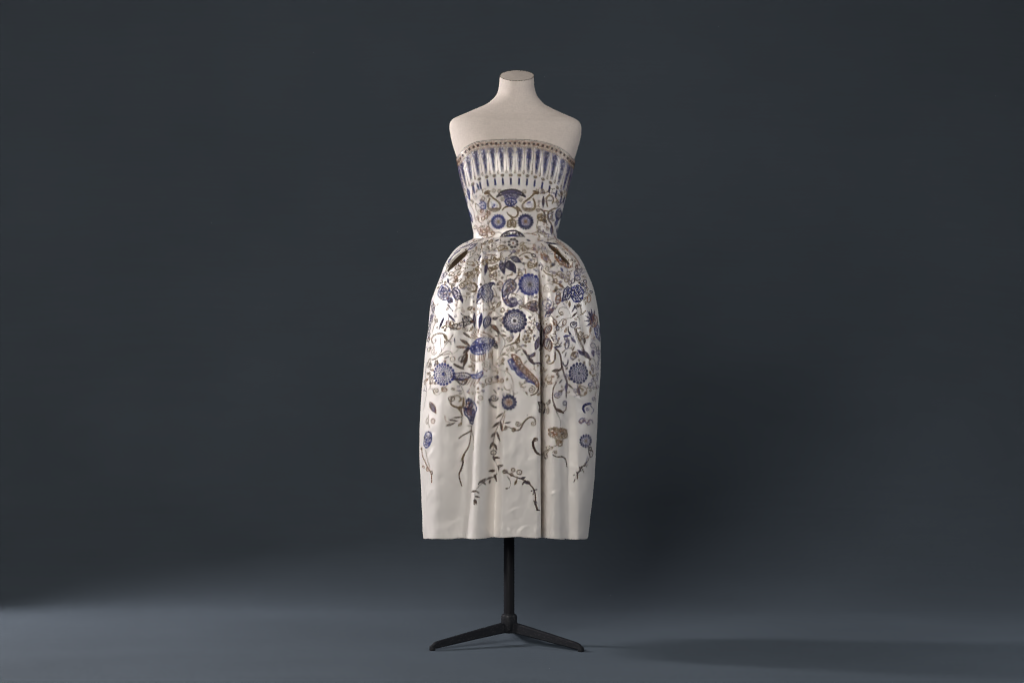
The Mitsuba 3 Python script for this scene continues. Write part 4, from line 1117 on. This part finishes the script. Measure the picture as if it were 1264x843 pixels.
('leaf','leaf',1,[-182,6195,-37,6213],[462],'K'),
('vine','vine',1,[-182,6118,-68,6074,46,6028],[231],'MG'),
('ring','',1,[33,6007],[360,462,0.0],'MG'),
('ring','',1,[-169,6053],[360,360,0.0],'MS'),
('ring','',1,[44,6015],[462,462,0.0],'MG'),
('vine','scroll',1,[95,5997,195,6015,270,6144,371,6285,483,6349,579,6311,604,6220],[385],'MGK'),
('spiral','scroll',1,[544,6182],[668,0.0,1.3,231],'GM'),
('spiral','scroll',1,[153,6177],[771,0.0,1.5,283],'MG'),
('dot','',1,[402,6408],[231],'M'),
('poly','flower',1,[1027,5991,1061,6044,1143,6065,1219,6018,1349,6039,1520,5979,1537,5796,1374,5752,1334,5585,1234,5564,1168,5643,1163,5773,1036,5823],[439],'SGCSM'),
('ring','',1,[1061,5992],[567,516,0.0],'CM'),
('ring','',1,[1144,6019],[567,516,0.0],'CM'),
('ring','',1,[1263,5985],[568,516,0.0],'CM'),
('ring','',1,[1431,5970],[570,518,0.0],'CM'),
('ring','',1,[1061,5889],[568,516,0.0],'CM'),
('ring','',1,[1492,5850],[571,519,0.0],'CM'),
('ring','',1,[1280,5627],[568,517,0.0],'CM'),
('ring','',1,[1220,5681],[568,516,0.0],'CM'),
('ring','',1,[1145,5889],[567,516,20.0],'CM'),
('vine','vine',1,[1093,6665,1193,6432,1270,6249,1279,6042],[232],'M'),
('vine','vine',1,[1194,5599,1101,5548,1018,5504,957,5388],[284],'MG'),
('ring','',1,[1023,5512],[516,465,0.0],'GM'),
('leaf','leaf',1,[932,5332,1011,5472],[776],'GM'),
('leaf','leaf',1,[965,5207,983,5365],[621],'MK'),
('dot','',1,[909,5315],[467],'K'),
('vine','vine',1,[605,5770,552,5719,544,5590,570,5512,624,5409,719,5342],[617],'MK'),
('ring','',1,[605,5757],[463,411,0.0],'MG'),
('vine','vine',1,[570,5538,648,5383,909,5307],[258],'M'),
('spiral','scroll',1,[1137,5392],[568,180.0,1.4,232],'MG'),
('vine','vine',1,[1082,5332,1172,5280,1321,5274,1486,5198,1544,4985],[311],'KMG'),
('flower','flower',1,[1938,5676],[1876,14.0],'NBLG'),
('ring','',1,[2054,5457],[523,418,0.0],'KM'),
('ring','',1,[2093,5314],[576,891,10.0],'ML'),
('vine','vine',1,[2047,5489,1999,5388,2080,5223],[235],'KM'),
('vine','vine',1,[2016,5176,1927,5079,1841,4980,1738,4854,1696,4722,1682,4588],[286],'KMS'),
('leaf','leaf',1,[1803,4982,1890,5003],[417],'KM'),
('leaf','leaf',1,[1815,4955,1867,4846],[417],'KM'),
('leaf','leaf',1,[1749,4986,1798,4877],[468],'KM'),
('leaf','leaf',1,[1708,4828,1671,4761],[416],'KM'),
('leaf','leaf',1,[1722,4802,1717,4669],[416],'KM'),
('leaf','leaf',1,[1784,4918,1739,4828],[468],'KM'),
('leaf','leaf',1,[1901,5068,1946,4972],[313],'KM'),
('leaf','leaf',1,[1687,4642,1672,4575],[312],'KM'),
('vine','vine',1,[1968,5233,1941,5104,1973,5022],[261],'LS'),
('vine','vine',1,[1760,6224,1823,6156,1924,6256,1972,6162,2093,6247,2180,6135],[339],'LC'),
('vine','vine',1,[1787,6262,1900,6309,2007,6252,2151,6243],[287],'LV'),
('ring','',1,[1853,6233],[624,572,0.0],'LC'),
('ring','',1,[2030,6146],[522,366,0.0],'LC'),
('ring','',1,[996,6507],[207,774,0.0],'MG'),
('vine','vine',1,[-422,4810,-528,4726,-634,4679,-750,4595,-870,4449,-941,4317,-943,4053],[289],'KM'),
('leaf','leaf',1,[-617,4903,-489,4907],[620],'KM'),
('leaf','leaf',1,[-565,4729,-668,4683],[619],'KM'),
('leaf','leaf',1,[-701,4698,-800,4597],[659],'KM'),
('leaf','leaf',1,[-600,4646,-618,4548],[495],'KM'),
('leaf','leaf',1,[-750,4595,-701,4527],[494],'KM'),
('leaf','leaf',1,[-852,4556,-800,4640],[411],'KM'),
('leaf','leaf',1,[-910,4361,-1065,4328],[577],'KM'),
('leaf','leaf',1,[-902,4340,-844,4304],[494],'KM'),
('leaf','leaf',1,[-947,4207,-838,4185],[535],'KM'),
('leaf','leaf',1,[-957,4119,-907,3988],[741],'KM'),
('leaf','leaf',1,[-980,4074,-966,3986],[412],'KM'),
('vine','vine',1,[-215,4912,-53,4813,89,4741,271,4676,430,4569,566,4375,604,4155,622,3933,672,3795],[330],'MK'),
('ring','',1,[28,4932],[453,494,0.0],'MG'),
('ring','',1,[189,4869],[659,576,0.0],'MG'),
('leaf','leaf',1,[69,4524,129,4676],[577],'GM'),
('vine','vine',1,[-114,4741,-45,4612,-61,4459,-126,4408],[247],'MG'),
('dot','',1,[-142,4417],[288],'M'),
('ring','',1,[-187,4891],[576,453,0.0],'MG'),
('ring','',1,[-12,4805],[412,371,0.0],'MG'),
('leaf','leaf',1,[230,4697,351,4728],[577],'KMV'),
('leaf','leaf',1,[311,4612,450,4547],[741],'KMV'),
('leaf','leaf',1,[410,4634,477,4504],[659],'KMV'),
('leaf','leaf',1,[271,4524,311,4612],[494],'KMV'),
('leaf','leaf',1,[508,4352,623,4384],[412],'KMV'),
('leaf','leaf',1,[547,4265,585,4375],[412],'KMV'),
('leaf','leaf',1,[566,4066,623,4023],[412],'KMV'),
('leaf','leaf',1,[622,3933,643,3797],[495],'KMV'),
('leaf','leaf',1,[577,4022,603,3933],[371],'KMV'),
('leaf','leaf',1,[643,3797,699,3792],[371],'KMV'),
])
